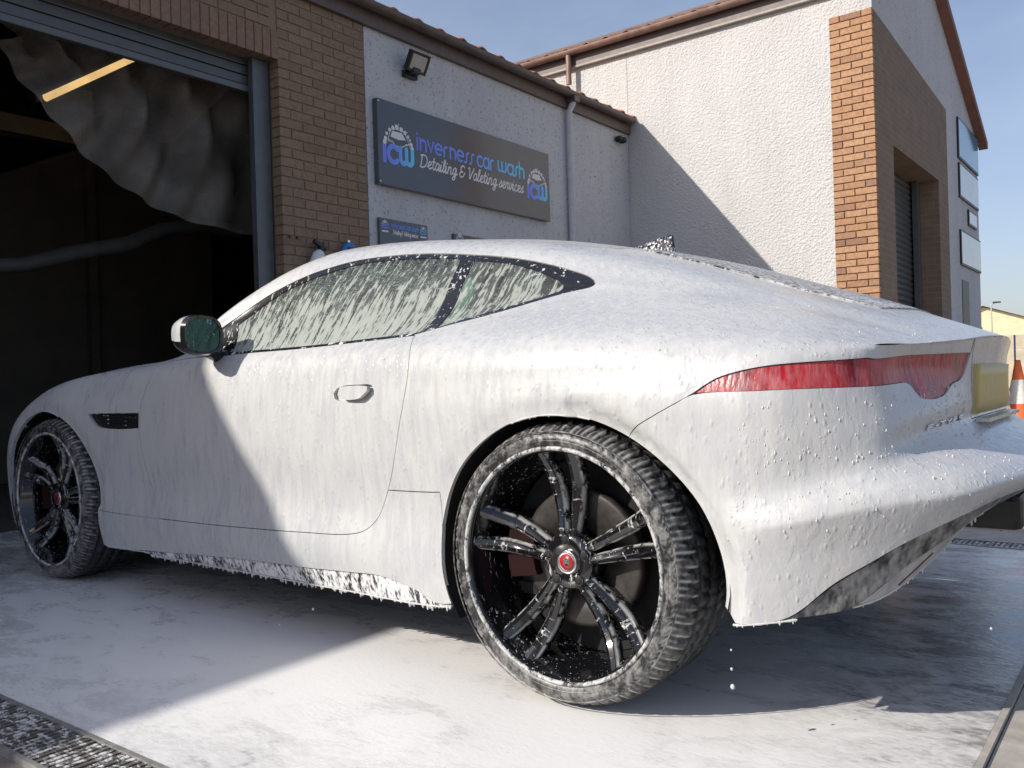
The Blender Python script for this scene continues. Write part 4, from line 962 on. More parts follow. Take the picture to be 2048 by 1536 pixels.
# ---- door mirrors
def mirror(s_):
    cy, cz = s_ * .948, .968
    def ring(x, hy, hz, oy=0, oz=0, n=28):
        out = []
        for k in range(n):
            a = 2 * math.pi * k / n; c, s = math.cos(a), math.sin(a)
            out.append((x + .03 * abs(c) ** 1.5 * (1 if c * s_ < 0 else .35) * .0, cy + oy + hy * math.copysign(abs(c) ** .72, c), cz + oz + hz * math.copysign(abs(s) ** .72, s)))
        return out
    st = [(-1.405, .072, .064, 0, 0), (-1.425, .077, .069, 0, 0), (-1.46, .075, .065, 0, .001), (-1.50, .066, .054, -s_ * .004, .003), (-1.535, .05, .036, -s_ * .012, .004), (-1.55, .02, .012, -s_ * .02, .004)]
    n = 28; rs = [ring(*q) for q in st]; vs = [p for r in rs for p in r]
    fs = [(i * n + k, i * n + (k + 1) % n, (i + 1) * n + (k + 1) % n, (i + 1) * n + k) for i in range(len(st) - 1) for k in range(n)]
    zc = lambda f: sum(vs[i][2] for i in f) / len(f)
    xc = lambda f: sum(vs[i][0] for i in f) / len(f)
    capm = MB(); capm.add(vs, [f for f in fs if zc(f) > cz - .022 and xc(f) < -1.43], True)
    low = MB(); low.add(vs, [f for f in fs if not (zc(f) > cz - .022 and xc(f) < -1.43)], True)
    # frame lip
    inner = ring(-1.408, .064, .056); low.add(rs[0] + inner, [(k, (k + 1) % n, n + (k + 1) % n, n + k) for k in range(n)])
    low.tube([(-1.46, s_ * .90, .915), (-1.47, s_ * .87, .905), (-1.48, s_ * .82, .895)], [.02, .022, .03], 10)
    root = low.build('door_mirror', MT['gloss_black'], car)
    capm.build('mirror_cap', MT['paint'], root)
    gm = MB(); gp = ring(-1.411, .064, .056); gm.add(gp, [tuple(range(n))]); gm.build('mirror_glass', MT['mirror'], root)
for s_ in SM: mirror(s_)
# ---- roof aerial fin
fin = MB(); fv = []
for x_, h_, w_ in ((-.315, .0, .012), (-.28, .012, .02), (-.235, .032, .022), (-.19, .052, .019), (-.158, .064, .012), (-.146, .066, .008), (-.140, .03, .012), (-.136, 0, .014)):
    zb = GR.ev(np.array([min(x_, .2)]), np.array([C_]))[0][2] - .004
    fv += [(x_, -w_, zb), (x_, -w_ * .35, zb + h_ * .8), (x_, 0, zb + h_ + .002), (x_, w_ * .35, zb + h_ * .8), (x_, w_, zb)]
fin.add(fv, [(i * 5 + j, i * 5 + j + 1, i * 5 + j + 6, i * 5 + j + 5) for i in range(7) for j in range(4)], True); fin.build('aerial_fin', MT['bfin'], car)
# ---- cabin
cb = MB(); cb.box(-2.0, -.05, -.80, .80, .22, .25); cb.box(-2.0, -1.75, -.78, .78, .25, .84); cb.build('cabin_floor', MT['liner'], car)
dsh = MB(); dsh.bevbox(-1.95, -1.45, -.74, .74, .62, .88, .06); dsh.build('dashboard', MT['leather'], car)
for s_ in SM:
    seat = MB(); seat.bevbox(-1.35, -.80, s_ * .40 - .25, s_ * .40 + .25, .32, .50, .06); seat.build('seat', MT['leather'], car)
    P_ = []
    sb = MB()
    for (x0, z0, hw, th) in ((-.86, .46, .24, .10), (-.80, .65, .25, .10), (-.72, .85, .24, .09), (-.66, 1.0, .17, .08), (-.63, 1.10, .12, .06), (-.62, 1.15, .07, .03)):
        P_.append((x0, z0, hw, th))
    vs = []
    for x0, z0, hw, th in P_:
        for k in range(16):
            a = 2 * math.pi * k / 16; vs.append((x0 + th * math.copysign(abs(math.sin(a)) ** .6, math.sin(a)), s_ * .40 + hw * math.copysign(abs(math.cos(a)) ** .6, math.cos(a)), z0))
    sb.add(vs, [(i * 16 + k, i * 16 + (k + 1) % 16, (i + 1) * 16 + (k + 1) % 16, (i + 1) * 16 + k) for i in range(5) for k in range(16)] + [tuple(80 + k for k in range(16))], True)
    sb.build('seat_back', MT['leather_pale'], car)
sw = MB(); sw.tube([(-1.42 + .06 * math.sin(a), .40 + .18 * math.cos(a), .84 + .17 * math.sin(a)) for a in np.linspace(0, 2 * math.pi, 33)], .015, 8, caps=False); sw.tube([(-1.42, .40, .84), (-1.6, .40, .78)], .04, 10); sw.build('steering_wheel', MT['leather'], car)
bk = MB(); bk.box(-.45, -.42, -.72, .72, .25, .98); bk.build('rear_bulkhead', MT['leather'], car)
# ---- foam hanging from the edges, and drops standing on the panels
dp = MB()
def edge_drips(loop, n, lo, hi, side=-1, off=0.0, zoff=0.0, fat=1.0):
    Lp = np.array(loop); d = np.concatenate([[0], np.cumsum(np.hypot(*np.diff(Lp, axis=0).T))])
    ts_ = np.linspace(0, d[-1], max(8, int(d[-1] / .012))); pu = np.interp(ts_, d, Lp[:, 0]); pv = np.interp(ts_, d, Lp[:, 1])
    pp, pn = surf(pu, pv, side, 0); pp = pp + pn * NSIGN * off; pp[:, 2] += zoff * .5
    dp.tube([tuple(q) for q in pp], list(.0016 + .0016 * rng.random(len(ts_))), 6)
    for t in np.sort(rng.uniform(0, d[-1], n)):
        u_ = np.interp(t, d, Lp[:, 0]); v_ = np.interp(t, d, Lp[:, 1])
        p_, n_ = surf(np.array([u_]), np.array([v_]), side, 0); p_ = p_[0] + n_[0] * NSIGN * off; p_[2] += zoff
        ln = lo + (hi - lo) * rng.random() ** 2.2; w_ = rng.uniform(.0014, .0028) * fat; ln *= .75
        dp.blob((p_[0], p_[1], p_[2] - ln * .3), w_, 1.0, 1.0, ln / w_ * .55, 7, 5)
edge_drips([(-1.9, .0), (-.385, .0)], 150, .010, .024, zoff=.002, fat=1.5)
edge_drips([(.415, .0), (.54, .0)], 12, .006, .018, zoff=.003)
edge_drips([(.65, .0), (.9, .0), (1.05, .0)], 18, .006, .024, off=-.0135, zoff=.002)
edge_drips([(-2.26, .503), (-1.915, .515)], 34, .004, .009)
edge_drips([q for q in arch_pts(1, 75, 110, 12)], 12, .005, .012)
edge_drips([q for q in arch_pts(0, 70, 110, 12)], 14, .004, .008)
edge_drips([(.95, .688), (1.485, .688)], 26, .004, .008)
edge_drips([(-2.2, .005), (-1.9, .012)], 16, .004, .009)
o_ = dp.build('foam_drips', MT['foam'], car); o_['kind'] = 'stuff'
db = MB()
def drops(n, us_, vs_, smin, smax, stretch=1.35):
    for i in range(n):
        u_ = rng.uniform(*us_); v_ = rng.uniform(*vs_)
        q, n_ = surf(np.array([u_]), np.array([v_]), -1)
        if q[0][2] < .26: continue
        if any(math.hypot(q[0][0] - w_[0], q[0][2] - w_[1]) < w_[2] + .05 for w_ in WHEELS): continue
        s_ = smin + (smax - smin) * rng.random() ** 3
        s_ *= .62; db.blob(tuple(q[0]), s_, 1, .42, stretch * rng.uniform(.8, 1.5), 7, 4)
drops(430, (.42, 1.15), (.10, .50), .0014, .0044, 1.6)
drops(120, (.05, .68), (.62, 1.2), .0012, .0030)
drops(240, (-1.7, .3), (.25, .7), .0012, .0030, 1.8)
o_ = db.build('foam_drops', MT['foam'], car); o_['kind'] = 'stuff'
# ---------------------------------------------------------------- lettering made of strokes
def arc(cx, cy, r, a0, a1, n=14, ry=None):
    return [(cx + r * math.cos(math.radians(a0 + (a1 - a0) * i / n)), cy + (ry or r) * math.sin(math.radians(a0 + (a1 - a0) * i / n))) for i in range(n + 1)]
FAT = {  # rounded geometric capitals and small letters: (advance, strokes), x-height 1
 'i': (.34, [[(.1, 0), (.1, 1)], [(.1, 1.36), (.1, 1.42)]]),
 'n': (.92, [[(.1, 0), (.1, 1)], [(.1, .62)] + arc(.41, .62, .31, 180, 0) + [(.72, 0)]]),
 'v': (.90, [[(.06, 1), (.40, .05), (.74, 1)]]),
 'e': (1.0, [[(.12, .52), (.80, .52)] + arc(.46, .5, .42, 2, 300, 22, .48)]),
 'r': (.76, [[(.1, 0), (.1, .6)] + arc(.42, .60, .32, 180, 80)]),
 's': (.66, [[(.0, 0.02), (.16, .04), (.26, .2), (.28, .75), (.38, .95), (.56, .98)]]),
 ' ': (.40, []),
 'c': (.92, [arc(.48, .5, .42, 50, 310, 20, .48)]),
 'a': (1.02, [arc(.46, .5, .40, 0, 360, 24, .48), [(.86, 0), (.86, .96)]]),
 'w': (1.28, [[(.08, 1), (.08, .36)] + arc(.34, .34, .26, 180, 360) + [(.60, 1)], [(.60, .36)] + arc(.86, .34, .26, 180, 360) + [(1.12, 1)]]),
 'h': (.92, [[(.1, 0), (.1, 1.45)], [(.1, .62)] + arc(.41, .62, .31, 180, 0) + [(.72, 0)]]),
 'I': (.36, [[(.1, 0), (.1, 1)]]),
 'C': (1.0, [arc(.5, .5, .44, 45, 315, 22, .5)]),
 'W': (1.3, [[(.08, 1), (.08, .36)] + arc(.34, .34, .26, 180, 360) + [(.60, 1)], [(.60, .36)] + arc(.86, .34, .26, 180, 360) + [(1.12, 1)]]),
}
PEN = {  # brush script, x-height .62, capitals 1, slanted when drawn
 'D': (.80, [[(.10, .0), (.10, .95)], [(-.05, .92), (.2, 1.0), (.5, .92), (.68, .6), (.6, .22), (.35, .0), (.02, .02)]]),
 'e': (.46, [[(-.02, .14), (.2, .28), (.34, .46), (.26, .6), (.12, .54), (.06, .3), (.12, .08), (.26, .0), (.46, .14)]]),
 't': (.36, [[(.12, .95), (.1, .3), (.14, .06), (.22, .0), (.36, .14)], [(-.02, .62), (.32, .66)]]),
 'a': (.52, [[(.36, .54), (.22, .62), (.08, .46), (.04, .2), (.12, .02), (.24, .06), (.36, .3), (.38, .58), (.36, .16), (.42, .0), (.52, .14)]]),
 'i': (.28, [[(-.02, .14), (.08, .58), (.06, .16), (.12, .0), (.28, .14)], [(.12, .80), (.125, .83)]]),
 'l': (.30, [[(-.02, .14), (.16, .6), (.2, .95), (.1, 1.02), (.05, .5), (.07, .1), (.14, .0), (.30, .14)]]),
 'n': (.56, [[(.04, .0), (.07, .58)], [(.07, .34), (.2, .58), (.32, .56), (.34, .3), (.34, .08), (.42, .0), (.56, .14)]]),
 'g': (.54, [[(.36, .54), (.22, .62), (.08, .46), (.05, .22), (.14, .04), (.26, .1), (.38, .58), (.36, .0), (.3, -.34), (.14, -.42), (.06, -.28), (.3, -.04), (.54, .14)]]),
 '&': (.74, [[(.62, .42), (.44, .08), (.22, .0), (.06, .14), (.1, .38), (.36, .46)], [(.36, .46), (.14, .56), (.12, .84), (.32, 1.0), (.5, .86)]]),
 'V': (.66, [[(-.02, .9), (.08, .98), (.16, .7), (.24, .02), (.44, .5), (.62, 1.0)]]),
 's': (.42, [[(-.02, .12), (.18, .5), (.24, .64), (.26, .4), (.3, .16), (.18, .0), (.04, .06)], [(.22, .02), (.42, .14)]]),
 'r': (.42, [[(-.02, .14), (.1, .6), (.2, .54), (.28, .56), (.24, .2), (.28, .02), (.42, .14)]]),
 'v': (.48, [[(.02, .56), (.08, .58), (.12, .1), (.18, .02), (.32, .3), (.34, .6), (.46, .52)]]),
 'c': (.42, [[(.32, .5), (.22, .62), (.08, .46), (.05, .2), (.14, .02), (.26, .02), (.42, .14)]]),
 ' ': (.26, []),
}
def spline2(P, k=6):
    if len(P) < 3: return P
    Q = np.array(P); t = np.arange(len(P)); return [tuple(q) for q in _hermite(t, Q, np.linspace(0, len(P) - 1, (len(P) - 1) * k + 1))]
def ribbon(mb, pts, wd, X0, z):
    """flat stroke with round ends in the YZ plane at x = X0 + z"""
    P = [np.array(q) for q in pts]; hw = wd / 2; left, right = [], []
    for i, q in enumerate(P):
        t = P[min(i + 1, len(P) - 1)] - P[max(i - 1, 0)]; t = t / (np.hypot(*t) + 1e-9); n = np.array([-t[1], t[0]]); left.append(q + n * hw); right.append(q - n * hw)
    m = len(P); vs = [(X0 + z + .00002 * i, *q) for i, q in enumerate(left)] + [(X0 + z + .00002 * i, *q) for i, q in enumerate(right)]
    mb.add(vs, [(i, m + i, m + i + 1, i + 1) for i in range(m - 1)])
    for e, s in ((0, -1), (m - 1, 1)):
        t = (P[1] - P[0]) if e == 0 else (P[-1] - P[-2]); t = t / (np.hypot(*t) + 1e-9) * s; n = np.array([-t[1], t[0]])
        c = [P[e] + hw * (t * math.sin(a) + n * math.cos(a)) for a in np.linspace(0, math.pi, 9)]
        mb.add([(X0 + z + (.00002 * m + .00001 if e else -.00001), *q) for q in c], [tuple(range(9))])
def lettering(name, text, font, y0, y1, zb, xh, wd, X0, mat, parent, shear=0, sy=None, spl=False):
    tot = sum(font[c][0] for c in text); kx = (y1 - y0) / tot; mb = MB(); x = 0; j = 0
    for c in text:
        for st in font[c][1]:
            pts = spline2(st) if spl else st
            j += 1; ribbon(mb, [(y0 + (x + a + shear * b) * kx, zb + b * xh) for a, b in pts], wd, X0, .0008 + .00025 * (j % 5))
        x += font[c][0]
    off = tuple(parent.matrix_world.translation); me = bpy.data.meshes.new(name); me.from_pydata([(p[0] - off[0], p[1] - off[1], p[2] - off[2]) for p in mb.v], [], mb.f)
    o = link(name, me, parent); me.materials.append(mat); return o
def grad_mat(name, y0, y1):
    M = Mat(name, (.1, .2, .8), .4); s = M.sep(M.coord(kind='World')); k = M.n('ShaderNodeMapRange'); k.inputs[1].default_value = y0; k.inputs[2].default_value = y1; M.l(s[1], k.inputs[0])
    M.base(M.ramp(k.outputs[0], [(0, (.20, .22, .88)), (.5, (.14, .34, .95)), (1, (.13, .66, .95))])); return M.m
MT['sign_board'] = simple('anthracite_sign_panel', (.075, .085, .10), .16, var=.08, scale=3, spec=.6)
MT['sign_white'] = simple('white_print', (.74, .74, .74), .5, var=.04)
MT['sign_dark'] = simple('dark_print', (.05, .055, .065), .4, var=.05)
def car_logo(parent, y0, y1, zb, X0, cmat):
    w_ = y1 - y0; s = w_ / 3.0
    lettering('logo_letters', 'ICW', FAT, y0, y1 + .02 * w_, zb, .138 * w_ / .375, 0.044 * w_ / .375, X0, cmat, parent)
    mb = MB(); zt = zb + .155 * w_ / .375; q = w_ / .375
    def P(a, b): return (y0 + a * w_, zt + b * q)
    def fill(pts, z): mb.add([(X0 + z, *P(a, b)) for a, b in pts], [tuple(range(len(pts)))])
    fill([(.24, .062), (.30, .115), (.62, .118), (.74, .064), (.50, .050)], .0016)                # windscreen
    ribbon(mb, [P(a, b) for a, b in spline2([(.16, .01), (.20, .075), (.29, .128), (.45, .138), (.66, .130), (.80, .072), (.86, .014)])], .006 * q, X0, .0012)
    ribbon(mb, [P(a, b) for a, b in spline2([(.28, .03), (.42, -.006), (.60, -.006), (.76, .03)])], .008 * q, X0, .0010)
    for a, b, a2, b2 in ((.17, .036, .26, .016), (.86, .040, .76, .018)): ribbon(mb, [P(a, b), P(a2, b2)], .010 * q, X0, .0014)
    for a, b, r in ((.22, .118, .018), (.33, .142, .020), (.46, .156, .024), (.60, .148, .022), (.72, .128, .020), (.82, .100, .016), (.12, .080, .016), (.08, .035, .020), (.05, .004, .022), (.92, .040, .018), (.95, .004, .022), (.88, .075, .012), (.52, .186, .006), (.40, .178, .004), (.80, .138, .005)):
        c = P(a, b); mb.add([(X0 + .0020 + .0001 * (int(a * 97) % 7), c[0] + r * q * math.cos(t), c[1] + r * q * math.sin(t)) for t in np.linspace(0, 2 * math.pi, 15)[:-1]], [tuple(range(14))])
    off = tuple(parent.matrix_world.translation); me = bpy.data.meshes.new('logo_car'); me.from_pydata([(p[0] - off[0], p[1] - off[1], p[2] - off[2]) for p in mb.v], [], mb.f)
    link('logo_car', me, parent); me.materials.append(MT['sign_white'])
XS = XW + .056
sg = empty('fascia_sign', (XW, 3.9, 2.51), 'long dark grey car wash sign with blue lettering on the rendered wall', 'sign')
pn = MB(); pn.bevbox(XW + .002, XS, 2.590, 5.142, 2.492, 3.220, .004); pn.build('panel', MT['sign_board'], sg)
lettering('title_letters', 'inverness', FAT, 3.065, 3.875, 2.874, .100, .0225, XS, grad_mat('title_gradient', 3.05, 4.7), sg)
lettering('title_letters', 'car', FAT, 3.91, 4.19, 2.874, .104, .024, XS, grad_mat('title_gradient_b', 3.05, 4.7), sg)
lettering('title_letters', 'wash', FAT, 4.235, 4.70, 2.880, .104, .024, XS, grad_mat('title_gradient_c', 3.05, 4.7), sg)
lettering('subtitle_letters', 'Detailing & Valeting services', PEN, 3.10, 4.66, 2.725, .112, .0135, XS, MT['sign_white'], sg, shear=.22, spl=True)
car_logo(sg, 2.650, 3.025, 2.702, XS, grad_mat('logo_gradient', 2.65, 3.02))
car_logo(sg, 4.735, 5.090, 2.704, XS, grad_mat('logo_gradient_b', 4.72, 5.09))
sc_ = MB()
for y_, z_ in ((2.61, 3.2), (2.61, 2.515)):
    sc_.lathe([(0, .003), (.008, .002), (.009, 0)], (XS, y_, z_), 'X', 10)
sc_.build('fixing_screws', MT['silver'], sg)
XS2 = XW + .03
def small_sign(y0, y1, z0, z1, label):
    s = empty('notice_board', (XW, (y0 + y1) / 2, z0), label, 'sign', 'small dark boards under the large sign')
    p_ = MB(); p_.bevbox(XW + .002, XS2, y0, y1, z0, z1, .003); p_.build('panel', MT['sign_board'], s); wd = y1 - y0
    gm = grad_mat('small_gradient', y0, y1 + .3)
    lettering('title_letters', 'inverness car wash', FAT, y0 + .24 * wd, y0 + .80 * wd, z1 - .072, .030, .0062, XS2, gm, s)
    lettering('subtitle_letters', 'Detailing & Valeting services', PEN, y0 + .26 * wd, y0 + .78 * wd, z1 - .125, .036, .0045, XS2, MT['sign_white'], s, shear=.22, spl=True)
    for a in (.04, .84):
        car_logo(s, y0 + a * wd, y0 + (a + .13) * wd, z1 - .085, XS2, gm)
        b_ = MB(); b_.add([(XS2 + .001, y0 + a * wd, z1 - .118), (XS2 + .001, y0 + (a + .13) * wd, z1 - .118), (XS2 + .001, y0 + (a + .13) * wd, z1 - .104), (XS2 + .001, y0 + a * wd, z1 - .104)], [(0, 1, 2, 3)]); b_.build('logo_bar', MT['sign_white'], s)
small_sign(2.605, 3.205, 1.35, 2.21, 'small dark notice board with blue heading beside the brick pier')
small_sign(3.57, 4.37, 1.35, 2.185, 'dark notice board mostly hidden behind the car roof')

# ---------------------------------------------------------------- fittings on the wash building
fl_ = empty('floodlight', (XW, 3.02, 3.55), 'black floodlight on the rendered wall above the large sign', 'light')
tilt = Matrix.Translation((XW + .12, 3.04, 3.62)) @ Matrix.Rotation(math.radians(28), 4, 'Y') @ Matrix.Scale(.88, 4)
def xf(mb, M_): mb.v = [tuple(M_ @ Vector(p)) for p in mb.v]; return mb
m_ = MB(); m_.bevbox(-.03, .02, -.135, .135, -.10, .10, .012); xf(m_, tilt).build('housing', MT['black'], fl_)
m_ = MB(); m_.box(.0205, .0225, -.105, .105, -.072, .072); xf(m_, tilt).build('lens', simple('flood_glass', (.42, .41, .37), .15, var=.1), fl_)
m_ = MB(); m_.bevbox(.020, .030, -.135, .135, .078, .10, .004); m_.bevbox(.020, .030, -.135, .135, -.10, -.078, .004); m_.bevbox(.020, .030, -.135, -.108, -.077, .077, .004); m_.bevbox(.020, .030, .108, .135, -.077, .077, .004); xf(m_, tilt).build('bezel', MT['black'], fl_)
m_ = MB(); m_.bevbox(XW + .001, XW + .05, 2.96, 3.12, 3.50, 3.56, .008); m_.bevbox(XW + .03, XW + .12, 2.99, 3.09, 3.525, 3.575, .01); m_.build('bracket', MT['black'], fl_)
cc = empty('wall_sensor', (XW, 6.73, 3.69), 'small black sensor in the wall corner under the eaves', 'sensor')
m_ = MB(); m_.bevbox(XW + .001, XW + .03, 6.70, 6.76, 3.68, 3.73, .006); m_.build('mount', MT['black'], cc)
for y_ in (6.685, 6.78):
    m_ = MB(); m_.lathe([(0, -.04), (.034, -.036), (.040, 0), (.036, .035), (0, .04)], (XW + .05, y_, 3.70), 'X', 16); m_.build('sensor_head', MT['black'], cc)
# spray bottles hanging on the pier
XP = XW + .06
bt_ = empty('spray_bottle', (XP, 1.86, 1.70), 'white spray bottle with black trigger hanging on the brick pier', 'bottle')
ax = Matrix.Translation((XP + .01, 1.845, 1.70)) @ Matrix.Rotation(math.radians(-24), 4, 'X')
m_ = MB(); m_.lathe([(0, 0), (.046, .002), (.05, .015), (.05, .10), (.046, .135), (.03, .158), (.018, .165), (0, .166)], (0, 0, 0), 'Z', 20); xf(m_, ax).build('bottle_body', simple('white_bottle', (.72, .73, .75), .35, var=.04), bt_)
m_ = MB(); m_.lathe([(.02, .160), (.022, .185), (.016, .195), (0, .196)], (0, 0, 0), 'Z', 14); m_.bevbox(-.016, .016, -.085, .05, .188, .222, .006); m_.tube([(0, -.03, .19), (0, -.055, .165), (0, -.05, .135)], [.008, .007, .005], 8); xf(m_, ax).build('trigger_head', MT['black'], bt_)
m_ = MB(); m_.tube([(XW + .001, 1.955, 1.905), (XP, 1.955, 1.905), (XP, 1.955, 1.93)], .006, 8); m_.lathe([(0, .012), (.02, .01), (.022, 0)], (XW + .003, 1.955, 1.905), 'X', 12); m_.build('hook', MT['black'], bt_)
b2_ = empty('trigger_sprayer', (XP, 2.2, 1.86), 'blue plastic trigger sprayer hanging on the brick pier', 'sprayer')
bl_ = simple('blue_plastic', (.03, .17, .48), .35, var=.08)
m_ = MB(); m_.tube([(XP, 2.145, 1.78), (XP, 2.165, 1.87), (XP, 2.19, 1.925)], [.020, .022, .020], 12); m_.build('bottle_body', bl_, b2_)
m_ = MB(); m_.bevbox(XP - .02, XP + .02, 2.185, 2.275, 1.905, 1.945, .008); m_.tube([(XP, 2.23, 1.91), (XP, 2.245, 1.86), (XP, 2.27, 1.80)], [.014, .014, .012], 10); m_.build('trigger_head', bl_, b2_)
m_ = MB(); m_.tube([(XW + .001, 2.21, 1.955), (XP, 2.21, 1.955)], .005, 8); m_.bevbox(XP - .01, XP + .02, 2.195, 2.22, 1.945, 1.965, .003); m_.build('hook', MT['silver'], b2_)
for k_, y_ in enumerate((1.665, 1.74)):
    m_ = MB(); m_.lathe([(.004, 0), (.011, .002), (.012, .006), (.005, .004)], (XW + .003, y_, 1.94), 'X', 10); tag(m_.build('wall_plug', MT['black']), ('dark fixing hole in the brick pier nearest the open bay', 'dark fixing hole in the brick pier, the one nearer the spray bottle')[k_], 'fixing', 'fixing holes in the pier')

# ---------------------------------------------------------------- inside the bay
cu = MB(); XC = -4.62
top = [(-.20, 3.14), (.25, 3.15), (.70, 3.17), (1.15, 3.19), (1.655, 3.21)]
hem = [(-.24, 3.0), (.08, 2.62), (.50, 2.26), (1.0, 2.06), (1.74, 2.00)]
na, nb = 60, 26; vs = []
tp = _hermite(np.linspace(0, 1, 5), np.array(top), np.linspace(0, 1, na)); hm = _hermite(np.linspace(0, 1, 5), np.array(hem), np.linspace(0, 1, na))
for i in range(na):
    for j in range(nb):
        t = j / (nb - 1); s = i / (na - 1)
        fold = math.sin(s * 22 - 9.0 * t * (1 - .5 * t)) * .075 * (.35 + .65 * math.sin(math.pi * min(1, .15 + t * .9))) * (1 - .6 * t ** 4) + .03 * math.sin(s * 47 + 5 * t)
        y = tp[i, 0] * (1 - t) + hm[i, 0] * t + .14 * math.sin(math.pi * t) * (1 - s); z = tp[i, 1] * (1 - t) + hm[i, 1] * t
        vs.append((XC + fold, y, z))
cu.add(vs, [(i * nb + j, (i + 1) * nb + j, (i + 1) * nb + j + 1, i * nb + j + 1) for i in range(na - 1) for j in range(nb - 1)], True)
M = Mat('milky_plastic_sheet', (.22, .19, .155), .5); tr = M.n('ShaderNodeBsdfTransparent'); tr.inputs[0].default_value = (.8, .78, .74, 1); ms_ = M.n('ShaderNodeMixShader')
M.l(M.ramp(M.noise(3, M.coord(), 4), [(.3, .25), (.7, .6)]), ms_.inputs[0]); M.l(tr.outputs[0], ms_.inputs[1]); M.l(M.b.outputs[0], ms_.inputs[2]); M.l(ms_.outputs[0], M.out.inputs[0])
tag(cu.build('plastic_curtain', M.m), 'creased translucent plastic curtain swept to the right in the dark bay', 'curtain')
st_ = empty('strip_light', (-7, 1.63, 3.8), 'glowing warm strip light under the bay ceiling', 'light')
M = Mat('warm_tube', (.8, .6, .3), .5); M.b.inputs['Emission Color'].default_value = (1, .66, .28, 1); M.b.inputs['Emission Strength'].default_value = 1.6
m_ = MB(); m_.tube([(-7, 1.184, 3.50), (-7, 2.073, 4.12)], .032, 12); m_.build('tube', M.m, st_)
m_ = MB(); m_.tube([(-7.06, 1.10, 3.49), (-7.06, 2.15, 4.22)], .05, 8); m_.build('batten', MT['inside'], st_)
bd = empty('partition', (-7.2, 1.5, 0), 'brown stained board partition inside the bay', 'partition')
m_ = MB(); m_.prism([(.2, 0), (3.0, 0), (3.0, 2.9), (1.68, 3.2), (.2, 2.45)], 'X', -7.25, -7.19); m_.build('board', MT['board'], bd)
m_ = MB(); m_.box(-7.18, -7.10, 1.60, 1.68, 0, 3.7); m_.build('post', MT['board'], bd)
bm_ = MB(); bm_.box(-8.2, -8.0, .3, 2.1, 3.42, 3.60); tag(bm_.build('roof_beam', simple('dusty_beam', (.30, .26, .18), .8, var=.2, scale=5)), 'pale roof beam across the dark bay', 'beam')
m_ = MB(); m_.tube([(-5.5, -.6, 1.62), (-5.5, .3, 1.74), (-5.5, .62, 1.85), (-5.5, 1.1, 1.975), (-5.5, 1.38, 2.12), (-5.5, 1.75, 2.21), (-5.5, 2.15, 2.2)], [.05, .055, .06, .065, .06, .065, .06], 14)
tag(m_.build('rolled_sheet', simple('grimy_roll', (.05, .047, .042), .7, var=.25, scale=7)), 'grey rolled sheeting slung across the bay', 'roll')
m_ = MB(); m_.bevbox(-9.2, -8.6, 1.8, 3.4, 0, 1.15, .03); tag(m_.build('workbench', MT['board']), 'dim workbench block at the back of the bay', 'bench')
m_ = MB(); m_.box(-12.98, -12.95, 4.0, 4.5, 1.0, 1.35); tag(m_.build('paper_notice', MT['sign_white']), 'pale paper notice on the back wall of the bay', 'notice')

# ---------------------------------------------------------------- gable signs
gm_ = [((11.45, 13.06, 3.84, 4.44), (.10, .28, .42), 'blue sign panel, highest on the gable end', 'blue'), ((11.47, 13.0, 3.27, 3.78), (.55, .56, .53), 'pale grey sign panel below the blue one on the gable', 'grey'),
       ((12.12, 12.78, 2.94, 3.18), (.62, .62, .60), 'smallest square sign on the gable end', 'small'), ((11.45, 13.06, 2.28, 2.80), (.58, .57, .48), 'lowest cream sign panel on the gable above the side door', 'cream')]
for (ya, yb, za, zb), c_, lb, nm in gm_:
    e = empty('sign_panel', (XG, (ya + yb) / 2, za), lb, 'sign', 'sign panels on the gable end')
    m_ = MB(); m_.bevbox(XG + .002, XG + .022, ya, yb, za, zb, .003); m_.build('frame', MT['black'], e)
    m_ = MB(); m_.box(XG + .0225, XG + .026, ya + .03, yb - .03, za + .03, zb - .03)
    m_.build('face', simple('sign_face_' + nm, c_, .12, var=.12, scale=2.5, spec=.8), e)
# ---------------------------------------------------------------- traffic cone
cn = empty('traffic_cone', (-.25, 8.86, 0), 'orange traffic cone with one wide white reflective band', 'cone')
OR = simple('cone_orange', (.80, .16, .04), .5, var=.08, scale=12); 
def cone_piece(nm, h0, h1, m, ex=0):
    r = lambda h: .165 - .135 * h / .80
    mb = MB(); mb.lathe([(r(h0) + ex, h0), (r(h1) + ex, h1)], (-.25, 8.86, .04), 'Z', 28); return mb.build(nm, m, cn)
cone_piece('cone_body', .0, .80, OR); cone_piece('reflective_band', .31, .585, simple('white_band', (.74, .73, .68), .4, var=.12, scale=40), .004)
m_ = MB(); m_.bevbox(-.51, .01, 8.60, 9.12, 0, .045, .015); m_.build('base', simple('cone_base_rubber', (.16, .15, .14), .8, scale=20), cn)
m_ = MB(); m_.lathe([(.032, .80), (.028, .81), (0, .81)], (-.25, 8.86, .04), 'Z', 20); m_.build('cone_tip', MT['black'], cn)
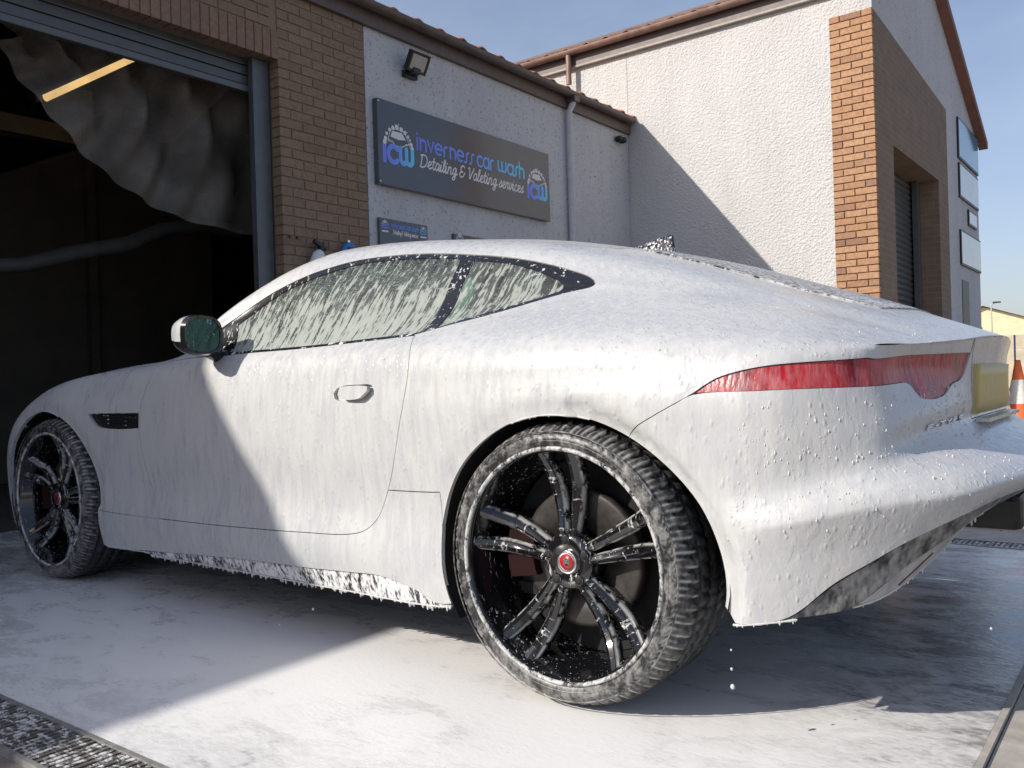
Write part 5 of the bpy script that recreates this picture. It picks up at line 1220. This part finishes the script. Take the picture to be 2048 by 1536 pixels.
# ---------------------------------------------------------------- yard boundary and far buildings
fe = empty('boundary_fence', (-1.5, 26, 0), 'tan concrete panel fence across the back of the yard', 'fence')
pm = simple('tan_concrete_panel', (.50, .43, .32), .85, var=.2, scale=3)
for k in range(9):
    x0 = -9.5 + k * 1.55
    for r_ in range(4):
        m_ = MB(); m_.bevbox(x0 + .06, x0 + 1.49, 25.97, 26.03, .01 + r_ * .42, .42 + r_ * .42, .012); m_.build('panel', pm, fe)
    m_ = MB(); m_.bevbox(x0 - .06, x0 + .055, 25.93, 26.07, 0, 1.95, .015); m_.build('post', pm, fe)
def shed(nm, label, x0, x1, y0, y1, h, ap, wc, rc):
    e = empty(nm, ((x0 + x1) / 2, y0, 0), label, 'building'); m_ = MB(); m_.box(x0, x1, y0, y1, 0, h); xm = (x0 + x1) / 2
    m_.add([(x0, y0, h), (x1, y0, h), (xm, y0, ap)], [(0, 1, 2)]); m_.build('wall', wc, e)
    m_ = MB(); m_.add([(x0 - .3, y0 - .3, h - .1), (xm, y0 - .3, ap + .05), (xm, y1, ap + .05), (x0 - .3, y1, h - .1), (x1 + .3, y0 - .3, h - .1), (x1 + .3, y1, h - .1)], [(0, 1, 2, 3), (1, 4, 5, 2)]); m_.build('roof', rc, e)
    m_ = MB(); m_.box(xm - .8, xm + .4, y0 - .05, y0 - .01, 0, h * .8); m_.build('door', MT['shutter'], e)
    return e
shed('far_shed', 'cream gabled shed far behind the fence', -8.6, -3.9, 46, 62, 2.95, 3.75, simple('cream_cladding', (.66, .58, .38), .8, scale=3), simple('grey_cladding', (.48, .47, .44), .7, scale=3))
shed('far_workshop', 'low pale green-roofed workshop at the right edge', -3.8, 6, 50, 66, 2.4, 3.5, simple('pale_cladding', (.55, .53, .46), .8, scale=3), simple('green_roof', (.22, .40, .28), .7, scale=3))
lp_ = empty('street_lamp', (-5.62, 44, 0), 'thin street lamp rising above the far shed', 'lamp')
m_ = MB(); m_.tube([(-5.62, 44, 0), (-5.62, 44, 3.72), (-5.45, 44, 3.80)], .03, 8); m_.build('pole', MT['steel'], lp_)
m_ = MB(); m_.bevbox(-5.55, -5.22, 43.9, 44.1, 3.78, 3.85, .02); m_.build('lamp_head', MT['black'], lp_)
m_ = MB(); m_.tube([(-.925, 14, 0), (-.92, 14, 1.30)], .014, 8); e = m_.build('marker_pole', simple('blue_white_pole', (.16, .22, .62), .5)); tag(e, 'thin blue marker pole behind the cone', 'pole')
pe = empty('black_pallet', (-.8, 11.6, 0), 'black plastic pallet stack behind the cone', 'pallet')
for k in range(3):
    m_ = MB(); m_.bevbox(-1.15, -.2, 11.3, 12.2, .03 + k * .19, .075 + k * .19, .008)
    for x_ in (-1.1, -.72, -.34): m_.box(x_, x_ + .1, 11.32, 12.18, k * .19, .03 + k * .19)
    m_.build('deck', MT['black'], pe)
# ---------------------------------------------------------------- drops in the air
m_ = MB()
for (x_, y_, z_, r_) in ((.422, -.93, .205, .0022), (.422, -.93, .165, .0030), (.423, -.93, .128, .0052), (-.95, -.9, .10, .0042), (-1.05, -.95, .05, .003), (.85, -.55, .22, .003)):
    m_.blob((x_, y_, z_), r_, 1, 1, 1.15)
tag(m_.build('falling_drops', MT['foam']), 'white foam drops falling from the car', 'drops', kind='stuff')
